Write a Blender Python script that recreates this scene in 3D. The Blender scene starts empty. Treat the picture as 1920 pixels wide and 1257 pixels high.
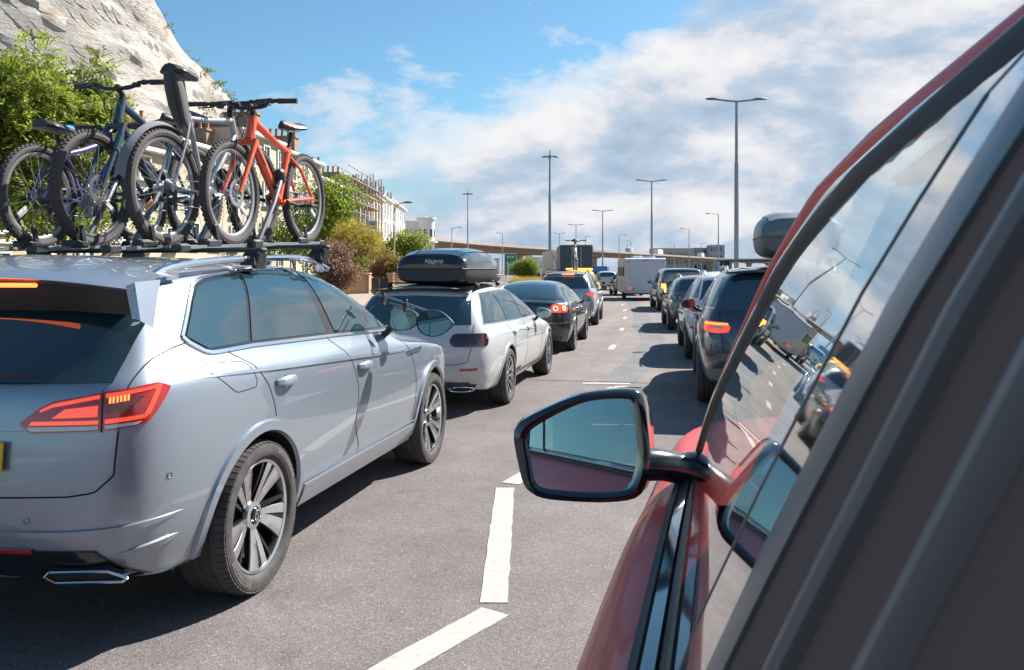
import bpy, bmesh, math, random
from mathutils import Vector, Matrix, Euler
from mathutils.bvhtree import BVHTree
random.seed(11)
PI = math.pi
scene = bpy.context.scene
COL = scene.collection

# ------------------------------------------------------------------ camera, sky, sun, exposure
YAW = math.radians(11.86)          # the road's own direction is +Y; the camera looks a little to its left
cam_d = bpy.data.cameras.new('camera')
cam = bpy.data.objects.new('camera', cam_d); COL.objects.link(cam)
cam.location = (0, 0, 1.62); cam.rotation_euler = (PI/2, 0, YAW)
cam_d.sensor_width = 36; cam_d.lens = 29.92; cam_d.shift_y = -0.0643
cam_d.clip_start = 0.02; cam_d.clip_end = 6000
cam_d.dof.use_dof = True; cam_d.dof.focus_distance = 6.5; cam_d.dof.aperture_fstop = 26
scene.camera = cam

SUN_DIR = Vector((.66, .80, .98)).normalized()      # towards the sun: ahead and to the right
sun_d = bpy.data.lights.new('sun', 'SUN'); sun_d.energy = 4.1; sun_d.angle = math.radians(.53); sun_d.color = (1, .95, .87)
sun = bpy.data.objects.new('sun', sun_d); COL.objects.link(sun)
sun.rotation_euler = SUN_DIR.to_track_quat('Z', 'Y').to_euler(); sun.location = (20, 20, 60)

world = bpy.data.worlds.new('World'); scene.world = world; world.use_nodes = True
def build_sky():
    nt = world.node_tree; N = nt.nodes; Lk = nt.links; N.clear()
    def n(t, **k):
        o = N.new(t)
        for a, b in k.items(): setattr(o, a, b)
        return o
    def math_(op, a, b=None, c=None):
        m = n('ShaderNodeMath', operation=op)
        for i, v in enumerate((a, b, c)):
            if v is None: continue
            if isinstance(v, (int, float)): m.inputs[i].default_value = v
            else: Lk.new(v, m.inputs[i])
        return m.outputs[0]
    def ramp(v, stops):
        r = n('ShaderNodeValToRGB'); Lk.new(v, r.inputs[0]); cr = r.color_ramp
        while len(cr.elements) < len(stops): cr.elements.new(.5)
        for e, (p, c) in zip(cr.elements, stops): e.position = p; e.color = (*c, 1) if isinstance(c, tuple) else (c, c, c, 1)
        return r.outputs[0]
    sky = n('ShaderNodeTexSky', sky_type='NISHITA'); sky.sun_disc = False
    sky.sun_elevation = math.asin(SUN_DIR.z); sky.sun_rotation = math.atan2(SUN_DIR.x, SUN_DIR.y)
    sky.altitude = 10; sky.air_density = 1.0; sky.dust_density = .6; sky.ozone_density = 2.2
    tc = n('ShaderNodeTexCoord'); sep = n('ShaderNodeSeparateXYZ'); Lk.new(tc.outputs['Generated'], sep.inputs[0])
    x, y, z = sep.outputs
    cmb = n('ShaderNodeCombineXYZ'); Lk.new(x, cmb.inputs[0]); Lk.new(y, cmb.inputs[1]); Lk.new(math_('MULTIPLY', z, 2.1), cmb.inputs[2])
    def noise(scale, detail, rough, off, dist=0.0, sc=(1, 1, 1)):
        mp = n('ShaderNodeMapping'); mp.inputs['Location'].default_value = off; mp.inputs['Scale'].default_value = sc
        Lk.new(cmb.outputs[0], mp.inputs['Vector'])
        t = n('ShaderNodeTexNoise'); t.inputs['Scale'].default_value = scale; t.inputs['Detail'].default_value = detail
        t.inputs['Roughness'].default_value = rough; t.inputs['Distortion'].default_value = dist
        Lk.new(mp.outputs[0], t.inputs['Vector']); return t.outputs['Fac']
    o = CLOUD['off']; big = noise(2.3, 2, .5, o)
    det = noise(5.2, 12, .60, o, .15)
    sdv = (-.030, -.02, -.075)      # the same field sampled a little nearer the sun: lit tops, shaded bellies
    det2 = noise(5.2, 5, .55, tuple(a - b for a, b in zip(o, sdv)), .15)
    # the bank thickens towards the right and towards the horizon
    lat = math_('ADD', math_('MULTIPLY', x, math.cos(YAW)), math_('MULTIPLY', y, math.sin(YAW)))
    bank = math_('SUBTRACT', math_('ADD', math_('MULTIPLY', math_('MINIMUM', lat, .42), .36), .235), z)
    bank = math_('MINIMUM', math_('MAXIMUM', bank, -.16), .16)
    dens = math_('ADD', math_('ADD', math_('MULTIPLY', big, .45), math_('MULTIPLY', det, .55)), math_('MULTIPLY', bank, CLOUD['k']))
    cov = ramp(dens, [(CLOUD['lo'], 0.0), (CLOUD['lo'] + .035, .5), (CLOUD['hi'], 1.0)])
    lit = math_('SUBTRACT', det, det2)
    deep = math_('MULTIPLY', math_('SUBTRACT', dens, CLOUD['lo']), .55)
    sh = math_('ADD', math_('SUBTRACT', .5, math_('MULTIPLY', lit, 1.5)), math_('SUBTRACT', deep, .06))
    ccol = ramp(sh, [(.37, (6.3, 6.3, 6.4)), (.50, (5.3, 5.45, 5.9)), (.62, (3.7, 4.4, 5.3)), (.78, (2.7, 3.6, 4.7))])
    tint = n('ShaderNodeMix', data_type='RGBA', blend_type='MULTIPLY'); tint.inputs[0].default_value = 1
    Lk.new(sky.outputs[0], tint.inputs[6]); tint.inputs[7].default_value = (*CLOUD['tint'], 1)
    mx = n('ShaderNodeMix', data_type='RGBA'); Lk.new(cov, mx.inputs[0]); Lk.new(tint.outputs[2], mx.inputs[6]); Lk.new(ccol, mx.inputs[7])
    bg = n('ShaderNodeBackground'); bg.inputs[1].default_value = .054; Lk.new(mx.outputs[2], bg.inputs[0])
    out = n('ShaderNodeOutputWorld'); Lk.new(bg.outputs[0], out.inputs[0])
CLOUD = dict(off=(6.1, 7.4, 1.1), k=.95, lo=.475, hi=.60, tint=(.66, .95, 1.0))
build_sky()
vs = scene.view_settings
vs.view_transform = 'Standard'; vs.look = 'None'; vs.exposure = 1.42; vs.gamma = 1; vs.use_curve_mapping = False
scene.cycles.use_denoising = True
scene.cycles.max_bounces = 8; scene.cycles.glossy_bounces = 5; scene.cycles.transmission_bounces = 6; scene.cycles.diffuse_bounces = 3
scene.cycles.caustics_reflective = False; scene.cycles.caustics_refractive = False
scene.cycles.sample_clamp_indirect = 6

# ------------------------------------------------------------------ materials
MATS = {}
def mat(name, col, rough=.6, metal=0.0, spec=.5, coat=0.0, ior=1.5, var=0.0, vscale=8.0, col2=None, bump=0.0, bscale=60.0, emit=None, estr=0.0, flake=0.0, alpha=1.0, trans=0.0, coords='Object', rvar=0.0, sheen=0.0):
    if name in MATS: return MATS[name]
    m = bpy.data.materials.new(name); m.use_nodes = True; nt = m.node_tree; N = nt.nodes; L = nt.links
    p = N['Principled BSDF']; I = p.inputs
    I['Base Color'].default_value = (*col, 1); I['Roughness'].default_value = rough; I['Metallic'].default_value = metal
    I['Specular IOR Level'].default_value = spec; I['IOR'].default_value = ior
    I['Coat Weight'].default_value = coat; I['Coat Roughness'].default_value = .03
    I['Transmission Weight'].default_value = trans; I['Alpha'].default_value = alpha
    if sheen: I['Sheen Weight'].default_value = sheen
    if emit: I['Emission Color'].default_value = (*emit, 1); I['Emission Strength'].default_value = estr
    tc = N.new('ShaderNodeTexCoord')
    def noise(sc, det=5, ro=.6):
        t = N.new('ShaderNodeTexNoise'); t.inputs['Scale'].default_value = sc; t.inputs['Detail'].default_value = det; t.inputs['Roughness'].default_value = ro
        L.new(tc.outputs[coords], t.inputs['Vector']); return t
    if var or col2:
        t = noise(vscale); r = N.new('ShaderNodeValToRGB'); L.new(t.outputs['Fac'], r.inputs[0])
        c2 = col2 or tuple(c * (1 - var) for c in col); c1 = tuple(min(1, c * (1 + var)) for c in col) if not col2 else col
        r.color_ramp.elements[0].position = .36; r.color_ramp.elements[1].position = .64
        r.color_ramp.elements[0].color = (*c2, 1); r.color_ramp.elements[1].color = (*c1, 1)
        L.new(r.outputs[0], I['Base Color'])
    if flake:
        t = noise(1400, 1); b = N.new('ShaderNodeBump'); b.inputs['Strength'].default_value = flake; b.inputs['Distance'].default_value = .0006
        L.new(t.outputs['Fac'], b.inputs['Height']); L.new(b.outputs[0], I['Normal'])
    if bump:
        t = noise(bscale, 6, .65); b = N.new('ShaderNodeBump'); b.inputs['Strength'].default_value = bump; b.inputs['Distance'].default_value = .02
        L.new(t.outputs['Fac'], b.inputs['Height']); L.new(b.outputs[0], I['Normal'])
    if rvar:
        t = noise(3.5, 6); mr = N.new('ShaderNodeMapRange'); mr.inputs[3].default_value = max(0, rough - rvar); mr.inputs[4].default_value = rough + rvar
        mr.inputs[1].default_value = .3; mr.inputs[2].default_value = .7
        L.new(t.outputs['Fac'], mr.inputs[0]); L.new(mr.outputs[0], I['Roughness'])
    MATS[name] = m; return m
def paint(name, col, metal=.55, rough=.38):
    m = mat(name, col, rough, metal, coat=1.0, flake=.12 if metal > .2 else 0)
    nt = m.node_tree; N = nt.nodes; L = nt.links; p = N['Principled BSDF']
    if 'dust' in N: return m
    tc = N.new('ShaderNodeTexCoord'); sp = N.new('ShaderNodeSeparateXYZ'); L.new(tc.outputs['Object'], sp.inputs[0])
    h = N.new('ShaderNodeMapRange'); h.inputs[1].default_value = .95; h.inputs[2].default_value = .25; h.inputs[3].default_value = .03; h.inputs[4].default_value = .75; L.new(sp.outputs[2], h.inputs[0])
    t = N.new('ShaderNodeTexNoise'); t.inputs['Scale'].default_value = 5; t.inputs['Detail'].default_value = 9; t.inputs['Roughness'].default_value = .72; L.new(tc.outputs['Object'], t.inputs['Vector'])
    r = N.new('ShaderNodeMapRange'); r.inputs[1].default_value = .40; r.inputs[2].default_value = .72; L.new(t.outputs['Fac'], r.inputs[0])
    d = N.new('ShaderNodeMath'); d.operation = 'MULTIPLY'; d.name = 'dust'; L.new(h.outputs[0], d.inputs[0]); L.new(r.outputs[0], d.inputs[1])
    mx = N.new('ShaderNodeMix'); mx.data_type = 'RGBA'; L.new(d.outputs[0], mx.inputs[0]); mx.inputs[6].default_value = (*col, 1); mx.inputs[7].default_value = (.20, .175, .155, 1); L.new(mx.outputs[2], p.inputs['Base Color'])
    cw = N.new('ShaderNodeMapRange'); cw.inputs[3].default_value = 1; cw.inputs[4].default_value = .25; L.new(d.outputs[0], cw.inputs[0]); L.new(cw.outputs[0], p.inputs['Coat Weight'])
    mt = N.new('ShaderNodeMapRange'); mt.inputs[3].default_value = metal; mt.inputs[4].default_value = 0; L.new(d.outputs[0], mt.inputs[0]); L.new(mt.outputs[0], p.inputs['Metallic'])
    return m
M_rubber = mat('tyre_rubber', (.060, .055, .055), .78, var=.25, vscale=14, bump=.15, bscale=180)
M_black = mat('black_plastic', (.035, .034, .036), .55, bump=.08, bscale=400)
M_gloss = mat('gloss_black', (.012, .012, .014), .12, coat=.6)
M_under = mat('underbody_black', (.012, .012, .013), .9)
M_glass = mat('tinted_glass', (.014, .040, .052), .01, ior=2.2)
M_glass2 = mat('dark_glass', (.014, .034, .044), .03, ior=1.8)
M_chrome = mat('bright_trim', (.72, .74, .76), .16, 1.0)
M_alloy = mat('machined_alloy', (.66, .67, .69), .26, 1.0, rvar=.06)
M_alloyd = mat('dark_alloy', (.035, .035, .038), .35, .6)
M_steel = mat('brushed_steel', (.42, .43, .45), .35, 1.0)
M_disc = mat('brake_disc', (.30, .27, .25), .42, .9, var=.2, vscale=20)
M_seam = mat('panel_gap', (.006, .006, .007), .8)
M_redlens = mat('red_lens', (.42, .016, .012), .12, coat=1.0)
M_redlit = mat('lit_red_lens', (.55, .03, .015), .2, coat=1.0, emit=(1, .09, .03), estr=.35)
M_brake = mat('lit_brake_lamp', (.8, .1, .03), .3, emit=(1, .16, .035), estr=1.6)
M_amber = mat('amber_lens', (.75, .22, .02), .2, coat=1.0)
M_amberlit = mat('lit_amber_lens', (.85, .25, .03), .25, emit=(1, .27, .04), estr=2.0)
M_clear = mat('clear_lens', (.55, .56, .58), .08, coat=1.0)
M_reddark = mat('smoked_lens', (.05, .012, .018), .08, coat=1.0)
M_mirror = mat('mirror_glass', (.16, .25, .26), .0, 1.0)
M_plate = mat('yellow_plate', (.72, .48, .02), .4)
M_white = mat('white_gloss', (.78, .78, .77), .3, coat=.5)

# ------------------------------------------------------------------ mesh helpers
def obj(name, verts, faces, m, parent=None, smooth=True, mats=None, fm=None, sharp=None):
    me = bpy.data.meshes.new(name); me.from_pydata([tuple(v) for v in verts], [], faces); me.validate(); me.update()
    for q in (mats or [m]): me.materials.append(q)
    if fm and len(fm) == len(me.polygons): me.polygons.foreach_set('material_index', fm)
    if smooth:
        me.polygons.foreach_set('use_smooth', [True] * len(me.polygons))
        if sharp: me.set_sharp_from_angle(angle=math.radians(sharp))
    o = bpy.data.objects.new(name, me); COL.objects.link(o); o.parent = parent
    return o
def thing(name, label, cat, loc=(0, 0, 0), rz=0.0, group=None):
    o = bpy.data.objects.new(name, None); COL.objects.link(o); o.empty_display_size = .2
    o.location = loc; o.rotation_euler = (0, 0, rz); o['label'] = label; o['category'] = cat
    if group: o['group'] = group
    return o
def tag(o, label, cat, group=None):
    o['label'] = label; o['category'] = cat
    if group: o['group'] = group
    return o
def copy_tree(o, parent=None):
    c = o.copy(); COL.objects.link(c); c.parent = parent
    for ch in o.children: copy_tree(ch, c)
    return c
class MB:
    """collects simple shapes; build() links them as one mesh object"""
    def __init__(s): s.v = []; s.f = []; s.m = []; s.cm = 0
    def add(s, V, Fc):
        b = len(s.v); s.v += [Vector(p) for p in V]; s.f += [tuple(i + b for i in q) for q in Fc]; s.m += [s.cm] * len(Fc); return s
    def box(s, c, d, rot=None, taper=1.0, bev=0.0):
        hx, hy, hz = d[0]/2, d[1]/2, d[2]/2; c = Vector(c)
        if bev:
            V, Fc = bevbox(hx, hy, hz, min(bev, hx*.95, hy*.95, hz*.95))
        else:
            V = [(-hx, -hy, -hz), (hx, -hy, -hz), (hx, hy, -hz), (-hx, hy, -hz), (-hx*taper, -hy*taper, hz), (hx*taper, -hy*taper, hz), (hx*taper, hy*taper, hz), (-hx*taper, hy*taper, hz)]
            Fc = [(3, 2, 1, 0), (4, 5, 6, 7), (0, 1, 5, 4), (1, 2, 6, 5), (2, 3, 7, 6), (3, 0, 4, 7)]
        V = [Vector(p) for p in V]
        if rot is not None:
            R = rot if isinstance(rot, Matrix) else Euler(rot).to_matrix()
            V = [R @ p for p in V]
        return s.add([p + c for p in V], Fc)
    def tube(s, pts, r, n=8, cap=True, closed=False):
        pts = [Vector(p) for p in pts]; k = len(pts); rr = r if isinstance(r, (list, tuple)) else [r]*k
        V = []; Fc = []; prev = None
        for i, p in enumerate(pts):
            if closed: t = pts[(i+1) % k] - pts[i-1]
            else: t = pts[min(i+1, k-1)] - pts[max(i-1, 0)]
            t.normalize()
            if prev is None:
                a = Vector((0, 0, 1)) if abs(t.z) < .9 else Vector((1, 0, 0)); u = t.cross(a).normalized()
            else:
                u = (prev - t * prev.dot(t));  u = u.normalized() if u.length > 1e-6 else t.orthogonal().normalized()
            prev = u; w = t.cross(u)
            for j in range(n):
                a = 2*PI*j/n; V.append(p + (u*math.cos(a) + w*math.sin(a))*rr[i])
        for i in range(k if closed else k-1):
            for j in range(n):
                a = i*n+j; b = i*n+(j+1) % n; c = ((i+1) % k)*n+(j+1) % n; d = ((i+1) % k)*n+j
                Fc.append((a, b, c, d))
        if cap and not closed:
            Fc.append(tuple(range(n))[::-1]); Fc.append(tuple((k-1)*n+j for j in range(n)))
        return s.add(V, Fc)
    def lathe(s, prof, n=32, axis='x', c=(0, 0, 0), closed=False, a0=0, a1=2*PI):
        """prof: list of (axial, radius)"""
        full = abs(a1 - a0 - 2*PI) < 1e-6; nn = n if full else n + 1; k = len(prof); V = []; Fc = []; c = Vector(c)
        for i in range(nn):
            a = a0 + (a1-a0)*i/n; ca, sa = math.cos(a), math.sin(a)
            for (h, r) in prof:
                if axis == 'x': V.append(c + Vector((h, r*ca, r*sa)))
                elif axis == 'z': V.append(c + Vector((r*ca, r*sa, h)))
                else: V.append(c + Vector((r*ca, h, r*sa)))
        for i in range(n):
            i2 = (i+1) % nn
            for j in range(k if closed else k-1):
                j2 = (j+1) % k
                q = (i*k+j, i*k+j2, i2*k+j2, i2*k+j); Fc.append(q if axis != 'x' else q)
        return s.add(V, Fc)
    def sheet(s, grid):
        n = len(grid); m = len(grid[0]); V = [p for r in grid for p in r]
        return s.add(V, [(i*m+j, i*m+j+1, (i+1)*m+j+1, (i+1)*m+j) for i in range(n-1) for j in range(m-1)])
    def prism(s, pts, h, axis='z', c=(0, 0, 0)):
        """flat outline (a,b) extruded by h along axis, centred"""
        c = Vector(c); k = len(pts); V = []
        for sg in (-.5, .5):
            for (a, b) in pts:
                V.append(c + (Vector((a, b, sg*h)) if axis == 'z' else Vector((sg*h, a, b)) if axis == 'x' else Vector((a, sg*h, b))))
        Fc = [tuple(range(k))[::-1], tuple(range(k, 2*k))] + [(i, (i+1) % k, k+(i+1) % k, k+i) for i in range(k)]
        return s.add(V, Fc)
    def xf(s, M, frm=0):
        for i in range(frm, len(s.v)): s.v[i] = M @ s.v[i]
        return s
    def build(s, name, m, parent=None, smooth=False, mats=None, sharp=35):
        return obj(name, s.v, s.f, m, parent, smooth, mats, s.m if mats else None, sharp if smooth else None)
def bevbox(hx, hy, hz, b):
    V = []; 
    for sz in (-1, 1):
        for sy in (-1, 1):
            for sx in (-1, 1):
                V += [(sx*(hx-b), sy*(hy-b), sz*hz), (sx*(hx-b), sy*hy, sz*(hz-b)), (sx*hx, sy*(hy-b), sz*(hz-b))]
    bm = bmesh.new()
    for p in V: bm.verts.new(p)
    bmesh.ops.convex_hull(bm, input=list(bm.verts)); bmesh.ops.dissolve_limit(bm, angle_limit=.01, verts=list(bm.verts), edges=list(bm.edges))
    bm.verts.index_update(); bm.verts.ensure_lookup_table()
    R = ([tuple(v.co) for v in bm.verts], [tuple(v.index for v in f.verts) for f in bm.faces]); bm.free(); return R
def lerp(a, b, t): return a + (b-a)*t
def curve(pts, n, closed=False):
    """Catmull-Rom through points, resampled to n by arc length"""
    P = [Vector(p) for p in pts]
    if len(P) == 2: return [P[0].lerp(P[1], i/(n-1)) for i in range(n)]
    out = []; k = len(P)
    for i in range(k if closed else k-1):
        p1, p2 = P[i], P[(i+1) % k]
        p0 = P[i-1] if (i > 0 or closed) else p1*2 - p2
        p3 = P[(i+2) % k] if (i+2 < k or closed) else p2*2 - p1
        for j in range(12):
            t = j/12; out.append(.5*((2*p1)+(p2-p0)*t+(2*p0-5*p1+4*p2-p3)*t*t+(3*p1-p0-3*p2+p3)*t**3))
    out.append(P[0].copy() if closed else P[-1].copy())
    return resample(out, n)
def resample(P, n):
    d = [0]
    for a, b in zip(P, P[1:]): d.append(d[-1]+(b-a).length)
    T = d[-1]; res = []; j = 0
    for i in range(n):
        s = T*i/(n-1)
        while j < len(d)-2 and d[j+1] < s: j += 1
        w = d[j+1]-d[j]; res.append(P[j].lerp(P[j+1], (s-d[j])/w if w > 1e-9 else 0))
    return res
def poly(pts, n): return resample([Vector(p) for p in pts], n)
def text_mesh(txt, size, shear=0.0, space=1.0):
    """built-in font lettering as verts/faces, baseline centred at origin in x/y"""
    cu = bpy.data.curves.new('lettering', 'FONT'); cu.body = txt; cu.size = size; cu.shear = shear; cu.align_x = 'CENTER'; cu.align_y = 'CENTER'; cu.space_character = space; cu.resolution_u = 3
    o = bpy.data.objects.new('lettering', cu); COL.objects.link(o)
    me = o.to_mesh(); V = [v.co.copy() for v in me.vertices]; Fc = [tuple(p.vertices) for p in me.polygons]; o.to_mesh_clear()
    bpy.data.objects.remove(o); bpy.data.curves.remove(cu); return V, Fc
def lettering(name, txt, size, m, parent, M, shear=0.0, space=1.0, warp=None):
    V, Fc = text_mesh(txt, size, shear, space)
    V = [warp(p) if warp else M @ p for p in V]
    return obj(name, V, Fc, m, parent, False)
# ------------------------------------------------------------------ vehicle kit
def evalmesh(o):
    dg = bpy.context.evaluated_depsgraph_get(); dg.update()
    return bpy.data.meshes.new_from_object(o.evaluated_get(dg))
def cage_body(ST, bulge_r=.10, bulge_f=.14, crease=None, levels=2):
    """ST: stations rear to front; each {'p':[7 x (x,y,z)], 'crown':h, 'bow':b}.  Returns a smooth closed body mesh."""
    V = []; Fc = []; idx = {}
    def vid(key, co):
        if key not in idx: idx[key] = len(V); V.append(co)
        return idx[key]
    n = len(ST); fr = (1, .67, .34, 0.0)
    def P(i, j, q):     # station i, row j, column q (0 = side, 3 = centre)
        x, y, z = ST[i]['p'][j]; f = fr[q]; e = 1 - f*f
        if j == 6: z += ST[i]['crown']*e; y += ST[i].get('bow', 0)*e
        if i == 0: y -= (bulge_r if j < 4 else bulge_r*.7)*e
        if i == n-1: y += bulge_f*e
        return (x*f, y, z)
    def g(s, i, j, q):
        x, y, z = P(i, j, q); return vid((0 if q == 3 else s, i, j, q), (x*s, y, z))
    for s in (1, -1):
        def quad(a, b, c, d): Fc.append((a, b, c, d) if s == 1 else (d, c, b, a))
        for i in range(n-1):
            for j in range(6): quad(g(s, i, j, 0), g(s, i+1, j, 0), g(s, i+1, j+1, 0), g(s, i, j+1, 0))
            for q in range(3):
                quad(g(s, i, 6, q), g(s, i+1, 6, q), g(s, i+1, 6, q+1), g(s, i, 6, q+1))
                quad(g(s, i, 0, q+1), g(s, i+1, 0, q+1), g(s, i+1, 0, q), g(s, i, 0, q))
        for q in range(3):
            for j in range(6):
                quad(g(s, 0, j, q+1), g(s, 0, j, q), g(s, 0, j+1, q), g(s, 0, j+1, q+1))
                quad(g(s, n-1, j, q), g(s, n-1, j, q+1), g(s, n-1, j+1, q+1), g(s, n-1, j+1, q))
    me = bpy.data.meshes.new('cage'); me.from_pydata(V, [], Fc); me.update()
    inv = {v: k for k, v in idx.items()}
    cr = me.attributes.new('crease_edge', 'FLOAT', 'EDGE'); cd = {0: .5}; cd.update(crease or {})
    for e in me.edges:
        a, b = inv[e.vertices[0]], inv[e.vertices[1]]
        if a[2] == b[2] and a[2] in cd: cr.data[e.index].value = cd[a[2]]
    o = bpy.data.objects.new('cage', me); COL.objects.link(o)
    m = o.modifiers.new('s', 'SUBSURF'); m.levels = levels; m.render_levels = levels
    r = evalmesh(o); bpy.data.objects.remove(o); bpy.data.meshes.remove(me)
    return r
def stations(p):
    """a two- or three-box car from its main measures (metres; y = 0 at the rear axle)"""
    g = p.get; w, wb, ro, fo, zs, zb, zr = p['w'], p['wb'], p['ro'], p['fo'], p['zs'], p['zb'], p['zr']
    xb = g('xb', w*.92); xr = g('xr', w*.70); zbr = g('zbr', zb+.03); zbf = g('zbf', zb-.03); crown = g('crown', .06)
    ywt, ywb, zc, zh = p['ywt'], p['ywb'], p['zc'], p['zh']
    zm = g('zm', .5*(zs+zb)+.06); zsh = g('zsh', -.12)
    ST = []
    def lower(y, t, b, sill=zs, dy=(0, 0, 0, 0), k=0.0):
        return [(w*.90*t, y+dy[0], sill), (w*.975*t, y+dy[1], sill+.15), (w*1.012*t, y+dy[2], zm+k), (w*.985*t, y+dy[3], b+zsh)]
    def add(low, r4, r5, r6, crown, bow=0): ST.append({'p': low+[r4, r5, r6], 'crown': crown, 'bow': bow})
    yrt, yrb = p['yrt'], p['yrb']
    if g('saloon'):
        zd = p['zd']; ybl = p['ybl']
        add(lower(-ro+.10, .84, zd, zs+.06, (.08, .02, 0, .03)), (w*.78, -ro+.10, zd-.06), (w*.72, -ro+.14, zd-.005), (w*.62, -ro+.2, zd+.01), .02)
        add(lower(-ro+.36, .95, zd, zs+.03), (w*.90, -ro+.36, zd-.05), (w*.83, -ro+.38, zd-.005), (w*.72, -ro+.4, zd+.015), .02)
        add(lower(ybl-.12, .99, zd, zs), (w*.925, ybl-.12, zd-.02), (w*.855, ybl-.10, zd+.02), (w*.74, ybl-.08, zd+.03), .03, -.12)
        m = (ybl+yrt)/2
        add(lower(ybl+.30, 1, zbr, zs), (xb, ybl+.25, zbr), (lerp(xb, xr, .5), m+.12, lerp(zbr, zr, .42)), (lerp(w*.76, xr, .55), m, lerp(zd+.03, zr, .62)), crown*.7, -.10)
        add(lower(yrt+.30, 1, zb, zs), (xb, yrt+.28, zb+.01), (lerp(xb, xr, .45), yrt+.2, lerp(zb, zr, .5)), (xr, yrt+.08, zr-.01), crown, -.02)
    else:
        ym = (yrb+yrt)/2; sp = g('rsp', .0)
        add(lower(-ro+.12, .85, zbr, zs+.06, (.10, .01, 0, .05)), (xb*.87, yrb+.06, zbr), (lerp(xb, xr, .5)*.88, ym+.05, lerp(zbr, zr, .52)), (xr*.88, yrt+.02, zr-.03), crown*.7)
        add(lower(-ro+.38, .955, zbr, zs+.03), (xb*.965, yrb+.30, zbr), (lerp(xb, xr, .45)*.97, ym+.27, lerp(zbr, zr, .52)), (xr*.97, yrt+.25, zr-.01), crown*.95)
        add(lower(0, 1, zbr, zs), (xb*.995, .05, zbr-.01), (lerp(xb, xr, .42), .08, lerp(zbr, zr, .53)), (xr, max(.10, yrt+.55), zr+.005), crown)
    for y in g('mids', (.6, 1.2)):
        if y > ywt-.25: continue
        add(lower(y, 1, zb, zs), (xb, y, zb), (lerp(xb, xr, .42), y, lerp(zb, zr, .53)), (xr, y, zr+g('arch', .012)), crown)
    add(lower(ywt+.22, 1, zb, zs), (xb, ywt+.25, zb-.005), (lerp(xb, xr, .42), ywt+.13, lerp(zb, zr, .52)), (xr*.985, ywt, zr-.015), crown, .05)
    xc = w*.80
    add(lower(ywb-.30, 1, zbf, zs), (xb*.995, ywb-.28, zbf), (lerp(xb, xc, .55), lerp(ywt, ywb, .66), lerp(zbf, zr, .30)), (lerp(xr, xc, .5), lerp(ywt, ywb, .52), lerp(zr, zc, .50)), crown*.7, .16)
    add(lower(ywb+.10, 1, zbf, zs), (w*.915, ywb+.08, zc-.06), (w*.86, ywb+.05, zc-.01), (w*.77, ywb, zc+.025), .035, .20)
    h1 = lerp(zc, zh, .45)
    add(lower(max(wb, ywb+.38), .995, h1+.05, zs), (w*.92, max(wb, ywb+.38), h1-.06), (w*.86, max(wb, ywb+.38), h1-.01), (w*.74, max(wb, ywb+.38), h1+.02), .035)
    add(lower(wb+fo-.38, .95, zh+.03, zs+.03), (w*.87, wb+fo-.38, zh-.10), (w*.80, wb+fo-.38, zh-.04), (w*.66, wb+fo-.36, zh), .03)
    add(lower(wb+fo-.10, .80, zh-.06, zs+.06, (-.1, -.02, 0, -.05)), (w*.70, wb+fo-.16, zh-.14), (w*.64, wb+fo-.20, zh-.09), (w*.54, wb+fo-.26, zh-.05), .02)
    return ST
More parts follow.
